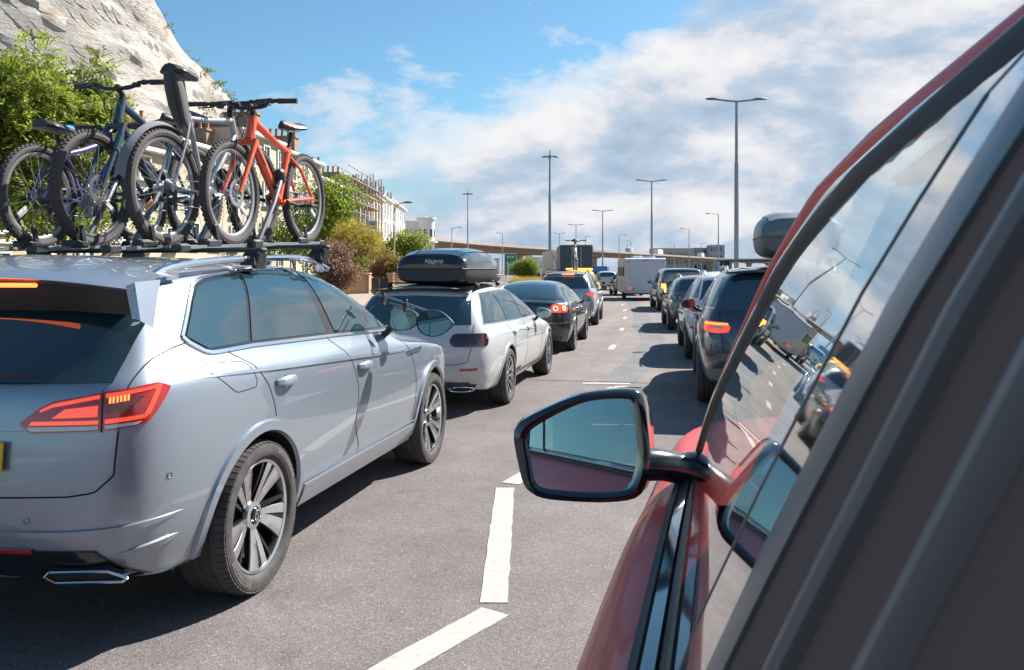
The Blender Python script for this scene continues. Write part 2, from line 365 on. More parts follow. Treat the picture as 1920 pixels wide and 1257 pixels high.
class Car:
    def __init__(s, name, label, loc, rz, p, m, levels=2, group=None, cat='car', crease=None):
        s.p = p; s.m = m; s.root = thing(name, label, cat, loc, rz, group)
        s.ST = p.get('ST') or stations(p)
        me = cage_body(s.ST, p.get('bulge_r', .10), p.get('bulge_f', .14), crease or p.get('crease'), levels)
        s.bvh = BVHTree.FromPolygons([v.co for v in me.vertices], [tuple(f.vertices) for f in me.polygons])
        # wheel arches cut out of the closed shell
        c = MB(); R = p['ra']; hw = p['w']
        for y in (0, p['wb']):
            for sg in (1, -1):
                c.lathe([(sg*(hw-.36), 0.0), (sg*(hw-.36), R), (sg*(hw+.25), R), (sg*(hw+.25), 0.0)], 40, c=(0, y, p['rw']+p.get('adz', 0)))
        co = c.build('cutter', M_under)
        bm = bmesh.new(); bm.from_mesh(co.data); bmesh.ops.remove_doubles(bm, verts=bm.verts, dist=1e-5); bmesh.ops.recalc_face_normals(bm, faces=bm.faces); bm.to_mesh(co.data); bm.free()
        me.materials.clear(); me.materials.append(m)
        bo = bpy.data.objects.new('body', me); COL.objects.link(bo)
        b = bo.modifiers.new('b', 'BOOLEAN'); b.operation = 'DIFFERENCE'; b.object = co; b.solver = 'EXACT'; b.material_mode = 'TRANSFER'
        me2 = evalmesh(bo); bpy.data.objects.remove(bo); bpy.data.objects.remove(co)
        me2.polygons.foreach_set('use_smooth', [True]*len(me2.polygons)); me2.set_sharp_from_angle(angle=math.radians(34)); me2.name = 'body'
        s.body = bpy.data.objects.new('body', me2); COL.objects.link(s.body); s.body.parent = s.root
    # --- projecting onto the shell
    def hit(s, pr, a, b, sg=1):
        if pr == 'S': o, d = Vector((sg*3, a, b)), Vector((-sg, 0, 0))
        elif pr == 'B': o, d = Vector((sg*a, -6, b)), Vector((0, 1, 0))
        elif pr == 'F': o, d = Vector((sg*a, 9, b)), Vector((0, -1, 0))
        elif pr == 'T': o, d = Vector((sg*a, b, 4)), Vector((0, 0, -1))
        elif pr == 'C':      # round the rear corner: a = bearing from straight back (0) to straight out (90)
            q = math.radians(a); c = Vector((sg*s.p.get('cx', s.p['w']-.42), -s.p['ro']+.52, b)); d = -Vector((sg*math.sin(q), -math.cos(q), 0)); o = c - d*3
        elif pr == 'K':      # front corner
            q = math.radians(a); c = Vector((sg*s.p.get('cx', s.p['w']-.42), s.p['wb']+s.p['fo']-.52, b)); d = -Vector((sg*math.sin(q), math.cos(q), 0)); o = c - d*3
        h = s.bvh.ray_cast(o, d)
        if h[0] is None:
            h = s.bvh.find_nearest(o + d*2.0)
        nrm = h[1]
        if nrm.dot(d) > 0: nrm = -nrm
        return h[0], nrm
    def patch(s, name, lo, hi, m, pr='S', n=14, k=6, off=.005, depth=.02, sides=(1, -1), parent=None, fn=poly):
        L0 = fn([(a, b, 0) for a, b in lo], n); H0 = fn([(a, b, 0) for a, b in hi], n); out = []
        for sg in sides:
            top = []; 
            for i in range(n):
                row = []
                for j in range(k+1):
                    q = L0[i].lerp(H0[i], j/k); c, nr = s.hit(pr, q.x, q.y, sg); row.append((c, nr))
                top.append(row)
            V = [c+nr*off for r in top for (c, nr) in r]; K = k+1
            Fc = [(i*K+j, (i+1)*K+j, (i+1)*K+j+1, i*K+j+1) for i in range(n-1) for j in range(k)]
            rim = [(i, 0) for i in range(n)] + [(n-1, j) for j in range(1, K)] + [(i, K-1) for i in range(n-2, -1, -1)] + [(0, j) for j in range(K-2, 0, -1)]
            b = len(V)
            for (i, j) in rim: c, nr = top[i][j]; V.append(c-nr*depth)
            for t in range(len(rim)):
                t2 = (t+1) % len(rim); a0 = rim[t][0]*K+rim[t][1]; a1 = rim[t2][0]*K+rim[t2][1]; Fc.append((a0, b+t, b+t2, a1))
            if sg == -1: Fc = [q[::-1] for q in Fc]
            o = obj(name, V, Fc, m, parent or s.root, True, sharp=40); fixn(o); out.append(o)
        return out
    def ribbon(s, name, pts, wd, m, pr='S', off=.0015, h=.0, n=None, sides=(1, -1), parent=None, fn=poly, closed=False, taper=False):
        n = n or max(4, len(pts)*6); out = []
        P2 = fn([(a, b, 0) for a, b in pts], n)
        for sg in sides:
            hs = [s.hit(pr, q.x, q.y, sg) for q in P2]; V = []; Fc = []
            for i in range(n):
                c, nr = hs[i]; t = hs[min(i+1, n-1)][0]-hs[max(i-1, 0)][0]
                if closed: t = hs[(i+1) % (n-1)][0]-hs[(i-1) % (n-1)][0]
                u = nr.cross(t); u = u.normalized() if u.length > 1e-8 else nr.orthogonal().normalized()
                ww = wd if not isinstance(wd, (list, tuple)) else lerp(wd[0], wd[1], i/(n-1)); tq = min(1, max(.04, min(i, n-1-i)/(.28*n)))**.8 if taper else 1; ww *= tq; hh = (off+h)*tq-(.0035*(1-tq))
                V += [c+u*ww/2-nr*.004, c+u*ww*.36+nr*hh, c-u*ww*.36+nr*hh, c-u*ww/2-nr*.004]
            for i in range(n-1):
                for j in range(3): a = i*4+j; Fc.append((a, a+1, a+5, a+4))
            Fc += [(0, 1, 2, 3), tuple((n-1)*4+j for j in (3, 2, 1, 0))]
            o = obj(name, V, Fc, m, parent or s.root, True, sharp=30); fixn(o); out.append(o)
        return out
    def frame(s, pr, a, b, sg=1):
        """matrix at a surface point: x = along car (forward), y = up on the surface, z = outward"""
        c, nr = s.hit(pr, a, b, sg); up = Vector((0, 0, 1)); up = (up-nr*up.dot(nr)).normalized(); fx = up.cross(nr)
        return Matrix(((fx.x, up.x, nr.x, c.x), (fx.y, up.y, nr.y, c.y), (fx.z, up.z, nr.z, c.z), (0, 0, 0, 1)))
    def arch_lip(s, m, wd=.055, h=.012, name='wheel_arch_trim', a0=-8, a1=188):
        p = s.p
        for y in (0, p['wb']):
            pts = []
            for i in range(30):
                a = math.radians(lerp(a0, a1, i/29)); r = p['ra']+wd*.42
                pts.append((y+r*math.cos(a), p['rw']+p.get('adz', 0)+r*math.sin(a)))
            pts = [q for q in pts if q[1] > p['zs']+.03]
            s.ribbon(name, pts, wd, m, h=h, n=34)
    def handle(s, y, z, m, L=.2, sides=(1, -1)):
        for sg in sides:
            M = s.frame('S', y, z, sg); b = MB()
            prof = []
            for i in range(9):
                t = i/8; x = (t-.5)*L; hh = .016+.010*math.sin(PI*t); zz = .012+.030*math.sin(PI*t)**.6
                prof.append([Vector((x, -hh, zz-.012)), Vector((x, -hh*.7, zz+.004)), Vector((x, hh*.5, zz+.006)), Vector((x, hh, zz-.006)), Vector((x, hh*.4, zz-.016))])
            V = [q for r in prof for q in r]; Fc = [(i*5+j, i*5+(j+1) % 5, (i+1)*5+(j+1) % 5, (i+1)*5+j) for i in range(8) for j in range(5)]
            Fc += [(4, 3, 2, 1, 0), tuple(40+j for j in range(5))]
            b.add(V, Fc); b.xf(M); o = b.build('door_handle', m, s.root, True, sharp=50); fixn(o)
            d = MB(); d.lathe([(-.010, .0), (-.004, .026), (.001, .032)], 20, 'z'); d.xf(Matrix.Diagonal((1.5, 1, 1, 1))); d.xf(M @ Matrix.Translation((0, -.006, .003)))
            c = d.build('handle_recess', s.m, o, True)
def fixn(o):
    bm = bmesh.new(); bm.from_mesh(o.data); bmesh.ops.recalc_face_normals(bm, faces=bm.faces); bm.to_mesh(o.data); bm.free()
def door_mirror(parent, at, sg, m, scale=1.0, glass=None, w=.23, h=.15, name='door_mirror', rz=0.0):
    """housing with a mirror glass facing back, carried on a short foot"""
    G = []; n = 9
    for i in range(n):           # depth sections from the glass rim (0) forward to the nose
        t = i/(n-1); k = (1-t**2.4)**.5 if t < 1 else 0.02
        row = []
        for j in range(20):
            a = 2*PI*j/20; ca, sa = math.cos(a), math.sin(a)
            e = 3.2; r = (abs(ca)**e+abs(sa)**e)**(-1/e)
            x = r*ca*w/2; z = r*sa*h/2
            x *= 1; z *= (1-.28*(x/(w/2)) if z > 0 else 1-.12*(x/(w/2)))
            row.append(Vector((sg*(x*k+.02*t), t*.115, z*k)))
        G.append(row+[row[0]])
    b = MB(); b.sheet(G)
    b.add([q for q in G[-1][:-1]], [tuple(range(20))])
    # rim round the glass
    V = []; 
    for (k, y) in ((1.0, 0), (.985, -.012), (.90, -.012), (.88, .004)):
        V.append([Vector((q.x*k, y, q.z*k)) for q in G[0]])
    b.sheet(V)
    M = Matrix.Translation(at) @ Matrix.Rotation(rz, 4, 'Z') @ Matrix.Scale(scale, 4)
    b.xf(M); o = b.build(name, m, parent, True, sharp=50); fixn(o)
    g = MB(); g.add([Vector((q.x*.9, .0, q.z*.9)) for q in G[0][:-1]], [tuple(range(20))]); g.xf(M)
    g.build('mirror_glass', glass or M_mirror, o, False)
    f = MB(); f.tube([Vector((-sg*w*.40, .05, -h*.30)), Vector((-sg*w*.62, .06, -h*.62)), Vector((-sg*w*.85, .07, -h*.78))], [.028, .024, .03], 8); f.xf(M)
    f.build('mirror_foot', M_black, o, True)
    return o
# ---- road wheels
def wheel_set(parent, p, style, m_face, m_back=None, nseg=56, treads=False, fancy=None, x=None):
    R = p['rw']; tw = p.get('tw', .235); rr = p.get('rim', R*.665); X = x or p['w']-.005
    m_back = m_back or M_alloyd
    t = MB(); hw = tw/2
    prof = [(-hw*.80, rr-.004), (-hw*.97, rr+.012), (-hw*1.04, lerp(rr, R, .45)), (-hw*.99, lerp(rr, R, .78)), (-hw*.86, R-.013), (-hw*.72, R-.003)]
    for q in (-.52, -.12, .28):
        prof += [(hw*q, R), (hw*(q+.03), R-.009), (hw*(q+.13), R-.009), (hw*(q+.16), R)]
    prof += [(hw*.72, R-.003), (hw*.86, R-.013), (hw*.99, lerp(rr, R, .78)), (hw*1.04, lerp(rr, R, .45)), (hw*1.0, rr+.02), (hw*.97, rr+.012), (hw*.80, rr-.004)]
    t.lathe(prof, nseg)
    if treads:
        nb = 66
        for i in range(nb):
            for sg in (-1, 1):
                a = 2*PI*(i+(.5 if sg > 0 else 0))/nb; L = len(t.v)
                t.box((sg*hw*.80, 0, R-.010), (hw*.36, 2*PI*R/nb*.80, .012), (0, sg*.22, 0))
                t.xf(Matrix.Rotation(a, 4, 'X'), L)
    b = MB()   # wheel: barrel + lip + spokes, outer face towards +x
    fx = hw*.80
    b.cm = 1; b.lathe([(-hw*.85, rr-.004), (-hw*.80, rr-.016), (-hw*.5, rr-.035), (fx-.055, rr-.030), (fx-.02, rr-.017)], nseg)
    b.cm = 0; b.lathe([(fx-.03, rr-.024), (fx+.004, rr-.018), (fx+.010, rr-.004), (fx-.002, rr+.004)], nseg)
    def blade(a_in, a_out, w_in, w_out, d=.03, r0=.055, r1=None, dish=.028, face=0):
        r1 = r1 or rr-.014; V = []; m = 6
        for i in range(m+1):
            q = i/m; r = lerp(r0, r1, q); a = lerp(a_in, a_out, q); wd = lerp(w_in, w_out, q); xx = fx-.002-dish*(1-q)**1.5*1.0-.004*math.sin(PI*q)
            c = Vector((xx, r*math.cos(a), r*math.sin(a))); u = Vector((0, -math.sin(a), math.cos(a)))
            V += [c-u*wd/2, c-u*wd*.42+Vector((.004, 0, 0)), c+u*wd*.42+Vector((.004, 0, 0)), c+u*wd/2, c+u*wd*.42-Vector((d, 0, 0)), c-u*wd*.42-Vector((d, 0, 0))]
        L = len(b.v)
        F0 = [(i*6+1, i*6+2, i*6+8, i*6+7) for i in range(m)]
        F1 = [(i*6+j, i*6+(j+1) % 6, (i+1)*6+(j+1) % 6, (i+1)*6+j) for i in range(m) for j in (0, 2, 3, 4, 5)]
        b.v += V; off = lambda q: tuple(k+L for k in q)
        b.f += [off(q) for q in F0]; b.m += [face]*len(F0); b.f += [off(q) for q in F1]; b.m += [1]*len(F1)
    if style == 'blade5':
        for i in range(5):
            a = 2*PI*i/5+.35
            blade(a-.05, a-.16, .036, .112, dish=.040); blade(a+.30, a+.24, .026, .060, dish=.042); blade(a+.16, a+.08, .010, .014, dish=.05, face=1)
            blade(a+.52, a+.50, .016, .020, dish=.06, face=1)
    elif style == 'multi10':
        for i in range(10):
            a = 2*PI*i/10; blade(a-.05, a-.085, .018, .022); blade(a+.05, a+.085, .018, .022)
    elif style == 'twin5':
        for i in range(5):
            a = 2*PI*i/5+.2; blade(a-.10, a-.14, .026, .034); blade(a+.10, a+.14, .026, .034)
    else:
        for i in range(6):
            a = 2*PI*i/6+.1; blade(a, a, .045, .065)
    b.cm = 0; b.lathe([(fx-.05, .075), (fx-.026, .070), (fx-.022, .045)], 24)
    b.cm = 1; b.lathe([(-.02, rr-.03), (-.02, .0)], nseg)
    tm = tyre = None; wheels = []
    cap = MB(); cap.lathe([(fx-.030, .044), (fx-.012, .038), (fx-.009, .030), (fx-.010, 0)], 20)
    disc = MB(); disc.lathe([(.015, .0), (.015, rr*.78), (.0, rr*.78)], 32); disc.box((.02, -rr*.62, .02), (.05, .07, .15), bev=.01)
    for (y, sg) in ((0, 1), (p['wb'], 1), (0, -1), (p['wb'], -1)):
        if not wheels:
            wo = b.build('wheel', m_face, parent, True, mats=[m_face, m_back], sharp=32); fixn(wo)
            to = t.build('tyre', M_rubber, wo, True, sharp=38); fixn(to)
            co = cap.build('centre_cap', M_steel if fancy is None else M_gloss, wo, True); do = disc.build('brake_disc', M_disc, wo, True, sharp=30)
            if fancy: fancy(wo, to, R, rr, hw, fx)
            o = wo
        else: o = copy_tree(wheels[0], parent)
        o.location = (sg*(X-hw), y, R); o.rotation_euler = (random.uniform(0, 6) if wheels else .55, 0, 0 if sg > 0 else PI)
        wheels.append(o)
    return wheels
def number_plate(car, z, back=True, w=.52, h=.11, txt='', col=None):
    M = car.frame('B', 0, z); b = MB(); b.box((0, 0, .006), (w, h, .012), bev=.004); b.xf(M); o = b.build('number_plate', col or M_plate, car.root)
    if txt: lettering('plate_lettering', txt, h*.78, M_gloss, o, M @ Matrix.Translation((0, 0, .0135)))
    return o
# ------------------------------------------------------------------ setting: ground, road, markings
FX, RX = Vector((-math.sin(YAW), math.cos(YAW), 0)), Vector((math.cos(YAW), math.sin(YAW), 0))
def bend(y):
    """sideways drift of the lanes: straight at first, then a left-hand bend"""
    if y < 8: return 0.0
    if y < 60: return -.00165*(y-8)**2
    return -.00165*52**2-.1716*(y-60)
def structure(o): o['kind'] = 'structure'; return o
def ground_mats():
    def asphalt(name, c0, c1, fleck):
        m = bpy.data.materials.new(name); m.use_nodes = True; nt = m.node_tree; N = nt.nodes; L = nt.links; p = N['Principled BSDF']
        tc = N.new('ShaderNodeTexCoord')
        def noise(sc, det, ro=.6):
            t = N.new('ShaderNodeTexNoise'); t.inputs['Scale'].default_value = sc; t.inputs['Detail'].default_value = det; t.inputs['Roughness'].default_value = ro; L.new(tc.outputs['Object'], t.inputs['Vector']); return t.outputs['Fac']
        def ramp(v, a, b, ca, cb):
            r = N.new('ShaderNodeValToRGB'); L.new(v, r.inputs[0]); r.color_ramp.elements[0].position = a; r.color_ramp.elements[1].position = b
            r.color_ramp.elements[0].color = (*ca, 1); r.color_ramp.elements[1].color = (*cb, 1); return r.outputs[0]
        def mix(mode, f, a, b):
            x = N.new('ShaderNodeMix'); x.data_type = 'RGBA'; x.blend_type = mode
            if isinstance(f, float): x.inputs[0].default_value = f
            else: L.new(f, x.inputs[0])
            L.new(a, x.inputs[6]); L.new(b, x.inputs[7]) if not isinstance(b, tuple) else setattr(x.inputs[7], 'default_value', (*b, 1)); return x.outputs[2]
        base = ramp(noise(.35, 5), .35, .7, c0, c1)
        v = N.new('ShaderNodeTexVoronoi'); v.inputs['Scale'].default_value = 125; L.new(tc.outputs['Object'], v.inputs['Vector'])
        stones = N.new('ShaderNodeSeparateColor'); L.new(v.outputs['Color'], stones.inputs[0])
        col = mix('MULTIPLY', .75, base, ramp(stones.outputs[0], .05, .95, (.68, .67, .67), (1.30, 1.29, 1.28)))
        gap = ramp(v.outputs['Distance'], .35, .75, (1, 1, 1), (.62, .62, .62)); col = mix('MULTIPLY', .6, col, gap)
        spk = ramp(stones.outputs[1], .955, .985, (0, 0, 0), (.6, .6, .6)); col = mix('MIX', spk, col, fleck)
        blot = ramp(noise(1.7, 6, .7), .42, .62, (.88, .88, .88), (1.06, 1.06, 1.06)); col = mix('MULTIPLY', 1.0, col, blot)
        # wheel-track polish and oil: long streaks along the lane
        mp = N.new('ShaderNodeMapping'); mp.inputs['Scale'].default_value = (1.3, .05, 1); L.new(tc.outputs['Object'], mp.inputs['Vector'])
        st = N.new('ShaderNodeTexNoise'); st.inputs['Scale'].default_value = 1.0; st.inputs['Detail'].default_value = 4; L.new(mp.outputs[0], st.inputs['Vector'])
        col = mix('MULTIPLY', 1.0, col, ramp(st.outputs['Fac'], .38, .62, (.90, .90, .91), (1.04, 1.04, 1.04)))
        # hairline cracks, only where a slow mask lets them, and oil drips
        vc = N.new('ShaderNodeTexVoronoi'); vc.feature = 'DISTANCE_TO_EDGE'; vc.inputs['Scale'].default_value = .55
        wp = N.new('ShaderNodeTexNoise'); wp.inputs['Scale'].default_value = 1.6; wp.inputs['Detail'].default_value = 8; L.new(tc.outputs['Object'], wp.inputs['Vector'])
        ad = N.new('ShaderNodeVectorMath'); ad.operation = 'MULTIPLY_ADD'; L.new(wp.outputs['Color'], ad.inputs[0]); ad.inputs[1].default_value = (1.3, 1.3, 0); L.new(tc.outputs['Object'], ad.inputs[2]); L.new(ad.outputs[0], vc.inputs['Vector'])
        ck = ramp(vc.outputs['Distance'], .003, .009, (.66, .66, .66), (1, 1, 1)); msk = ramp(noise(.28, 3), .50, .56, (0, 0, 0), (1, 1, 1)); col = mix('MULTIPLY', msk, col, ck)
        oil = ramp(noise(2.6, 3, .5), .66, .74, (1, 1, 1), (.72, .72, .73)); col = mix('MULTIPLY', .8, col, oil)
        L.new(col, p.inputs['Base Color']); p.inputs['Roughness'].default_value = .82; p.inputs['Specular IOR Level'].default_value = .35
        b = N.new('ShaderNodeBump'); b.inputs['Strength'].default_value = .5; b.inputs['Distance'].default_value = .004
        inv = N.new('ShaderNodeMath'); inv.operation = 'SUBTRACT'; inv.inputs[0].default_value = 1; L.new(v.outputs['Distance'], inv.inputs[1]); L.new(inv.outputs[0], b.inputs['Height']); L.new(b.outputs[0], p.inputs['Normal'])
        return m
    near = asphalt('asphalt_near', (.158, .138, .137), (.196, .174, .172), (.36, .33, .32))
    far = asphalt('asphalt_far', (.200, .172, .162), (.240, .208, .196), (.40, .36, .34))
    patch_ = asphalt('asphalt_patch', (.150, .150, .158), (.180, .178, .186), (.33, .32, .32))
    return near, far, patch_
A_near, A_far, A_patch = ground_mats()
M_line = mat('road_paint', (.50, .465, .41), .65, col2=(.36, .325, .285), vscale=26, bump=.15, bscale=120)
def build_ground():
    structure(obj('ground', [(-3000, -3000, -.06), (3000, -3000, -.06), (3000, 3000, -.06), (-3000, 3000, -.06)], [(0, 1, 2, 3)], mat('earth', (.16, .145, .12), .95, var=.2, vscale=.05), None, False))
    def strip(name, pts0, pts1, z, m, k=1):
        V = []; Fc = []
        for a, b in zip(pts0, pts1):
            V += [(a[0], a[1], z), (b[0], b[1], z)]
        Fc = [(2*i, 2*i+1, 2*i+3, 2*i+2) for i in range(len(pts0)-1)]
        return structure(obj(name, V, Fc, m, None, False))
    seam = 12.25
    ys = [-60, -20, 0, 6, seam]; strip('road', [(-8.6, y) for y in ys], [(16, y) for y in ys], 0, A_near)
    ys = [seam]+[seam+4*i for i in range(1, 62)]
    strip('road', [(-8.6+bend(y)-max(0, y-14)*.16, y) for y in ys], [(16+bend(y), y) for y in ys], 0, A_far)
    strip('joint', [(-8.6, seam-.012), (-8.6, seam+.012)], [(16, seam-.012), (16, seam+.012)], .003, mat('bitumen_joint', (.035, .034, .034), .7))
    # relaid strip between the lanes
    ys = [seam+.6*i for i in range(0, 52)]
    cxp = lambda y: -1.02+bend(y)+(.40*math.sin(min(1, (y-seam)/12)*PI*.9))
    strip('trench_patch', [(cxp(y)-.27, y) for y in ys], [(cxp(y)+.27, y) for y in ys], .004, A_patch)
    # pavement on the left: kerb, flags, verge
    kx = lambda y: -8.6+bend(y)-max(0, y-14)*.16
    ys = [-60, -20, 0]+[4*i for i in range(1, 50)]
    M_kerb = mat('kerb_stone', (.34, .32, .29), .8, var=.15, vscale=3); M_pave = mat('pavement_flags', (.32, .25, .21), .85, var=.12, vscale=1.2)
    V = []; 
    for y in ys: x = kx(y); V.append([Vector((x+.0, y, -.01)), Vector((x, y, .11)), Vector((x-.03, y, .125)), Vector((x-.15, y, .125))])
    b = MB(); b.sheet(V); o = structure(b.build('kerb', M_kerb)); fixn(o)
    strip('pavement', [(kx(y)-3.4, y) for y in ys], [(kx(y)-.15, y) for y in ys], .121, M_pave)
    strip('verge', [(-75, y) for y in ys], [(kx(y)-3.4, y) for y in ys], .10, mat('lawn', (.075, .10, .03), .95, var=.35, vscale=.8, bump=.4, bscale=30))
build_ground()
def build_markings():
    def line(name, label, a, b, w, cat='road marking', group=None, cut=0.0):
        a, b = Vector((*a, 0)), Vector((*b, 0)); d = (b-a).normalized(); n = Vector((d.y, -d.x, 0)); L = (b-a).length; N = max(3, int(L/.12)); V = []; rr = random.Random(int(a.y*91)+int(b.x*77))
        for i in range(N+1):
            q = a.lerp(b, i/N); e = d*cut
            V += [q+n*(w/2+rr.uniform(-.004, .004))+e+Vector((0, 0, .0045)), q-n*(w/2+rr.uniform(-.004, .004))-e+Vector((0, 0, .0045))]
        V += [Vector((v.x, v.y, .001)) for v in V]; m = 2*(N+1)
        Fc = [(2*i, 2*i+1, 2*i+3, 2*i+2) for i in range(N)]+[(2*i, 2*i+2, m+2*i+2, m+2*i) for i in range(N)]+[(2*i+3, 2*i+1, m+2*i+1, m+2*i+3) for i in range(N)]+[(0, m, m+1, 1), (2*N, 2*N+1, m+2*N+1, m+2*N)]
        o = obj(name, V, Fc, M_line, None, False); o['kind'] = 'structure'; return o
    Z = [((-1.62, 2.25), (-.905, 3.92), .155), ((-.935, 4.02), (-1.345, 6.15), .135), ((-1.33, 6.28), (-.98, 8.2), .14), ((-.99, 8.32), (-1.40, 10.3), .13), ((-1.38, 10.42), (-1.02, 11.70), .13)]
    for a, b, w in Z: line('zigzag_line', '', a, b, w)
    line('crossing_line', '', (-1.50, 12.02), (-.84, 12.10), .13); line('crossing_line', '', (-1.02, 11.76), (-.84, 11.80), .12)
    for i in range(14):
        y = 17.2+5.3*i; x = -1.43+bend(y+.5); x2 = -1.43+bend(y+1.1); line('lane_dash', '', (x, y), (x2, y+1.05), .12)
    for i in range(13):
        y = -2+5.3*i; x = -5.0+bend(y); line('lane_dash', '', (x, y), (-5.0+bend(y+1.05), y+1.05), .12)
build_markings()
# ------------------------------------------------------------------ silver SUV in the next lane
M_silver = paint('silver_metallic_paint', (.275, .325, .39), .55, .34)
def build_silver_suv():
    p = dict(w=.985, wb=2.9, ro=1.03, fo=.94, zs=.27, zb=1.19, zbr=1.225, zbf=1.165, zr=1.625, crown=.06, xb=.885, xr=.69, ywt=1.35, ywb=2.22, zc=1.12, zh=1.0,
             yrt=-.60, yrb=-.84, rw=.377, ra=.425, tw=.262, rim=.283, zsh=-.105, crease={0: .5, 3: .35, 4: .15}, cx=.565, bulge_r=.11)
    c = Car('estate_suv', 'silver SUV carrying four bicycles on its roof, nearest in the left lane', (-3.08, 3.94, 0), 0, p, M_silver, levels=3)
    r = c.root; S = c.patch; Rb = c.ribbon
    # --- glass
    S('window_surround', [(-.452, 1.312), (-.325, 1.228), (.05, 1.232), (1.08, 1.208), (2.12, 1.172)],
      [(-.452, 1.318), (-.30, 1.475), (-.215, 1.54), (-.12, 1.567), (.26, 1.603), (.95, 1.615), (1.45, 1.597), (1.66, 1.52), (1.88, 1.43), (2.12, 1.19)], M_gloss, n=60, k=10, off=.003)
    S('window_pane', [(-.425, 1.308), (-.315, 1.245), (.03, 1.25)], [(-.425, 1.315), (-.285, 1.465), (-.205, 1.525), (-.115, 1.55), (.235, 1.583)], M_glass, n=20, k=10, off=.007)
    S('window_pane', [(.065, 1.25), (.955, 1.228)], [(.275, 1.587), (.935, 1.598)], M_glass, n=20, k=10, off=.007)
    S('window_pane', [(1.085, 1.225), (1.885, 1.20)], [(1.015, 1.598), (1.30, 1.595), (1.46, 1.578), (1.65, 1.505), (1.872, 1.41)], M_glass, n=22, k=10, off=.007)
    S('quarter_light', [(1.905, 1.20), (2.085, 1.19)], [(1.892, 1.40), (2.085, 1.197)], M_glass, n=8, k=6, off=.007)
    Rb('window_trim', [(-.455, 1.312), (-.30, 1.478), (-.215, 1.545), (-.12, 1.572), (.26, 1.608), (.95, 1.62), (1.30, 1.617), (1.47, 1.598), (1.66, 1.525), (1.88, 1.435), (2.13, 1.185)], .022, M_chrome, h=.007, n=70)
    Rb('window_trim', [(-.455, 1.312), (-.435, 1.285), (-.335, 1.228), (-.28, 1.224), (.05, 1.228), (1.08, 1.203), (2.13, 1.166)], .024, M_chrome, h=.008, n=60)
    S('rear_window', [(-.74, 1.15), (0, 1.135), (.74, 1.15)], [(-.73, 1.43), (0, 1.44), (.73, 1.43)], M_glass2, 'B', n=26, k=8, off=.006, sides=(1,))
    wl = [(-.70, ), ]
    S('windscreen', [(-.62, 1.42), (0, 1.50), (.62, 1.42)], [(-.72, 2.05), (0, 2.32), (.72, 2.05)], M_glass, 'T', n=20, k=10, off=.004, sides=(1,))
    # --- tailgate spoiler
    for sg in (1,):
        G = []
        for i in range(25):
            x = lerp(-.80, .80, i/24); e = 1-(x/.80)**2; q = abs(x)/.80
            tip = -.79-.13*e**.6; zt = 1.560+.035*e - .02*q**4
            G.append([Vector((x*.97, -.42, 1.625+.065*e-.035*q**3)), Vector((x*.99, -.60, 1.612+.06*e-.03*q**3)), Vector((x, tip+.03, zt+.006)), Vector((x, tip, zt-.006)), Vector((x*.99, tip+.035, zt-.022)), Vector((x*.985, -.66-.04*e, zt-.03))])
        b = MB(); b.sheet(G); sp = b.build('roof_spoiler', M_silver, r, True, sharp=40); fixn(sp)
        b = MB(); b.sheet([[Vector((lerp(-.76, .76, i/20)*(1-.02*t), -.77-.09*(1-(lerp(-.76, .76, i/20)/.76)**2)**.6+.055*t, 1.545+.03*(1-(lerp(-.76, .76, i/20)/.76)**2)-(.12)*t)) for t in (0, .3, .7, 1)] for i in range(21)])
        o = b.build('spoiler_underside', mat('spoiler_black', (.022, .019, .021), .28), sp, True); fixn(o)
        b = MB(); b.box((0, -.885, 1.553), (.84, .022, .018), bev=.006); o = b.build('high_brake_light', M_brake, sp)
        for s2 in (1, -1):
            b = MB(); V = [(s2*.80, -.775, 1.565), (s2*.815, -.62, 1.575), (s2*.86, -.735, 1.37), (s2*.845, -.80, 1.405), (s2*.775, -.80, 1.55), (s2*.80, -.795, 1.42)]
            b.add(V, [(0, 1, 2, 3), (0, 3, 5, 4)]); o = b.build('spoiler_fin', M_silver, sp); fixn(o)
    b = MB(); b.tube([(-.05, -.97, 1.165), (.30, -.945, 1.18), (.46, -.925, 1.185)], [.013, .010, .006]); b.box((-.05, -.97, 1.16), (.16, .05, .05), bev=.015); b.build('rear_wiper', M_black, r, True)
    # --- tail lamps
    for sg in (1, -1):
        o = S('tail_light', [(-18.94, 0.988), (-13.29, 0.952), (24, 0.962), (42.08, 0.975), (48.86, 0.99)], [(-18.94, 0.994), (-11.03, 1.05), (-4.25, 1.078), (24, 1.112), (55.64, 1.138), (64.68, 1.118)], M_redlens, 'C', n=40, k=8, off=.010, sides=(sg,))[0]
        S('lit_strip', [(-9.9, 1.035), (-3.12, 1.056), (22.3, 1.088)], [(-9.9, 1.044), (-3.12, 1.07), (22.3, 1.103)], M_redlit, 'C', n=16, k=2, off=.013, sides=(sg,), parent=o)
        S('lit_strip', [(-14.42, 0.984), (22.3, 0.989)], [(-13.29, 0.998), (22.3, 1.004)], M_redlit, 'C', n=16, k=2, off=.013, sides=(sg,), parent=o)
        S('lit_strip', [(25.7, 1.091), (57.9, 1.118)], [(25.7, 1.105), (57.9, 1.131)], M_redlit, 'C', n=16, k=2, off=.013, sides=(sg,), parent=o)
        S('lit_strip', [(25.7, 0.99), (45.47, 1.002)], [(25.7, 1.006), (48.86, 1.02)], M_redlit, 'C', n=14, k=2, off=.013, sides=(sg,), parent=o)
        S('lit_strip', [(44.34, 1.004), (48.86, 1.02)], [(53.38, 1.115), (57.9, 1.125)], M_redlit, 'C', n=6, k=8, off=.013, sides=(sg,), parent=o)
        S('reversing_strip', [(-13.29, 0.959), (22.3, 0.967)], [(-15.55, 0.976), (22.3, 0.982)], M_clear, 'C', n=16, k=2, off=.013, sides=(sg,), parent=o)
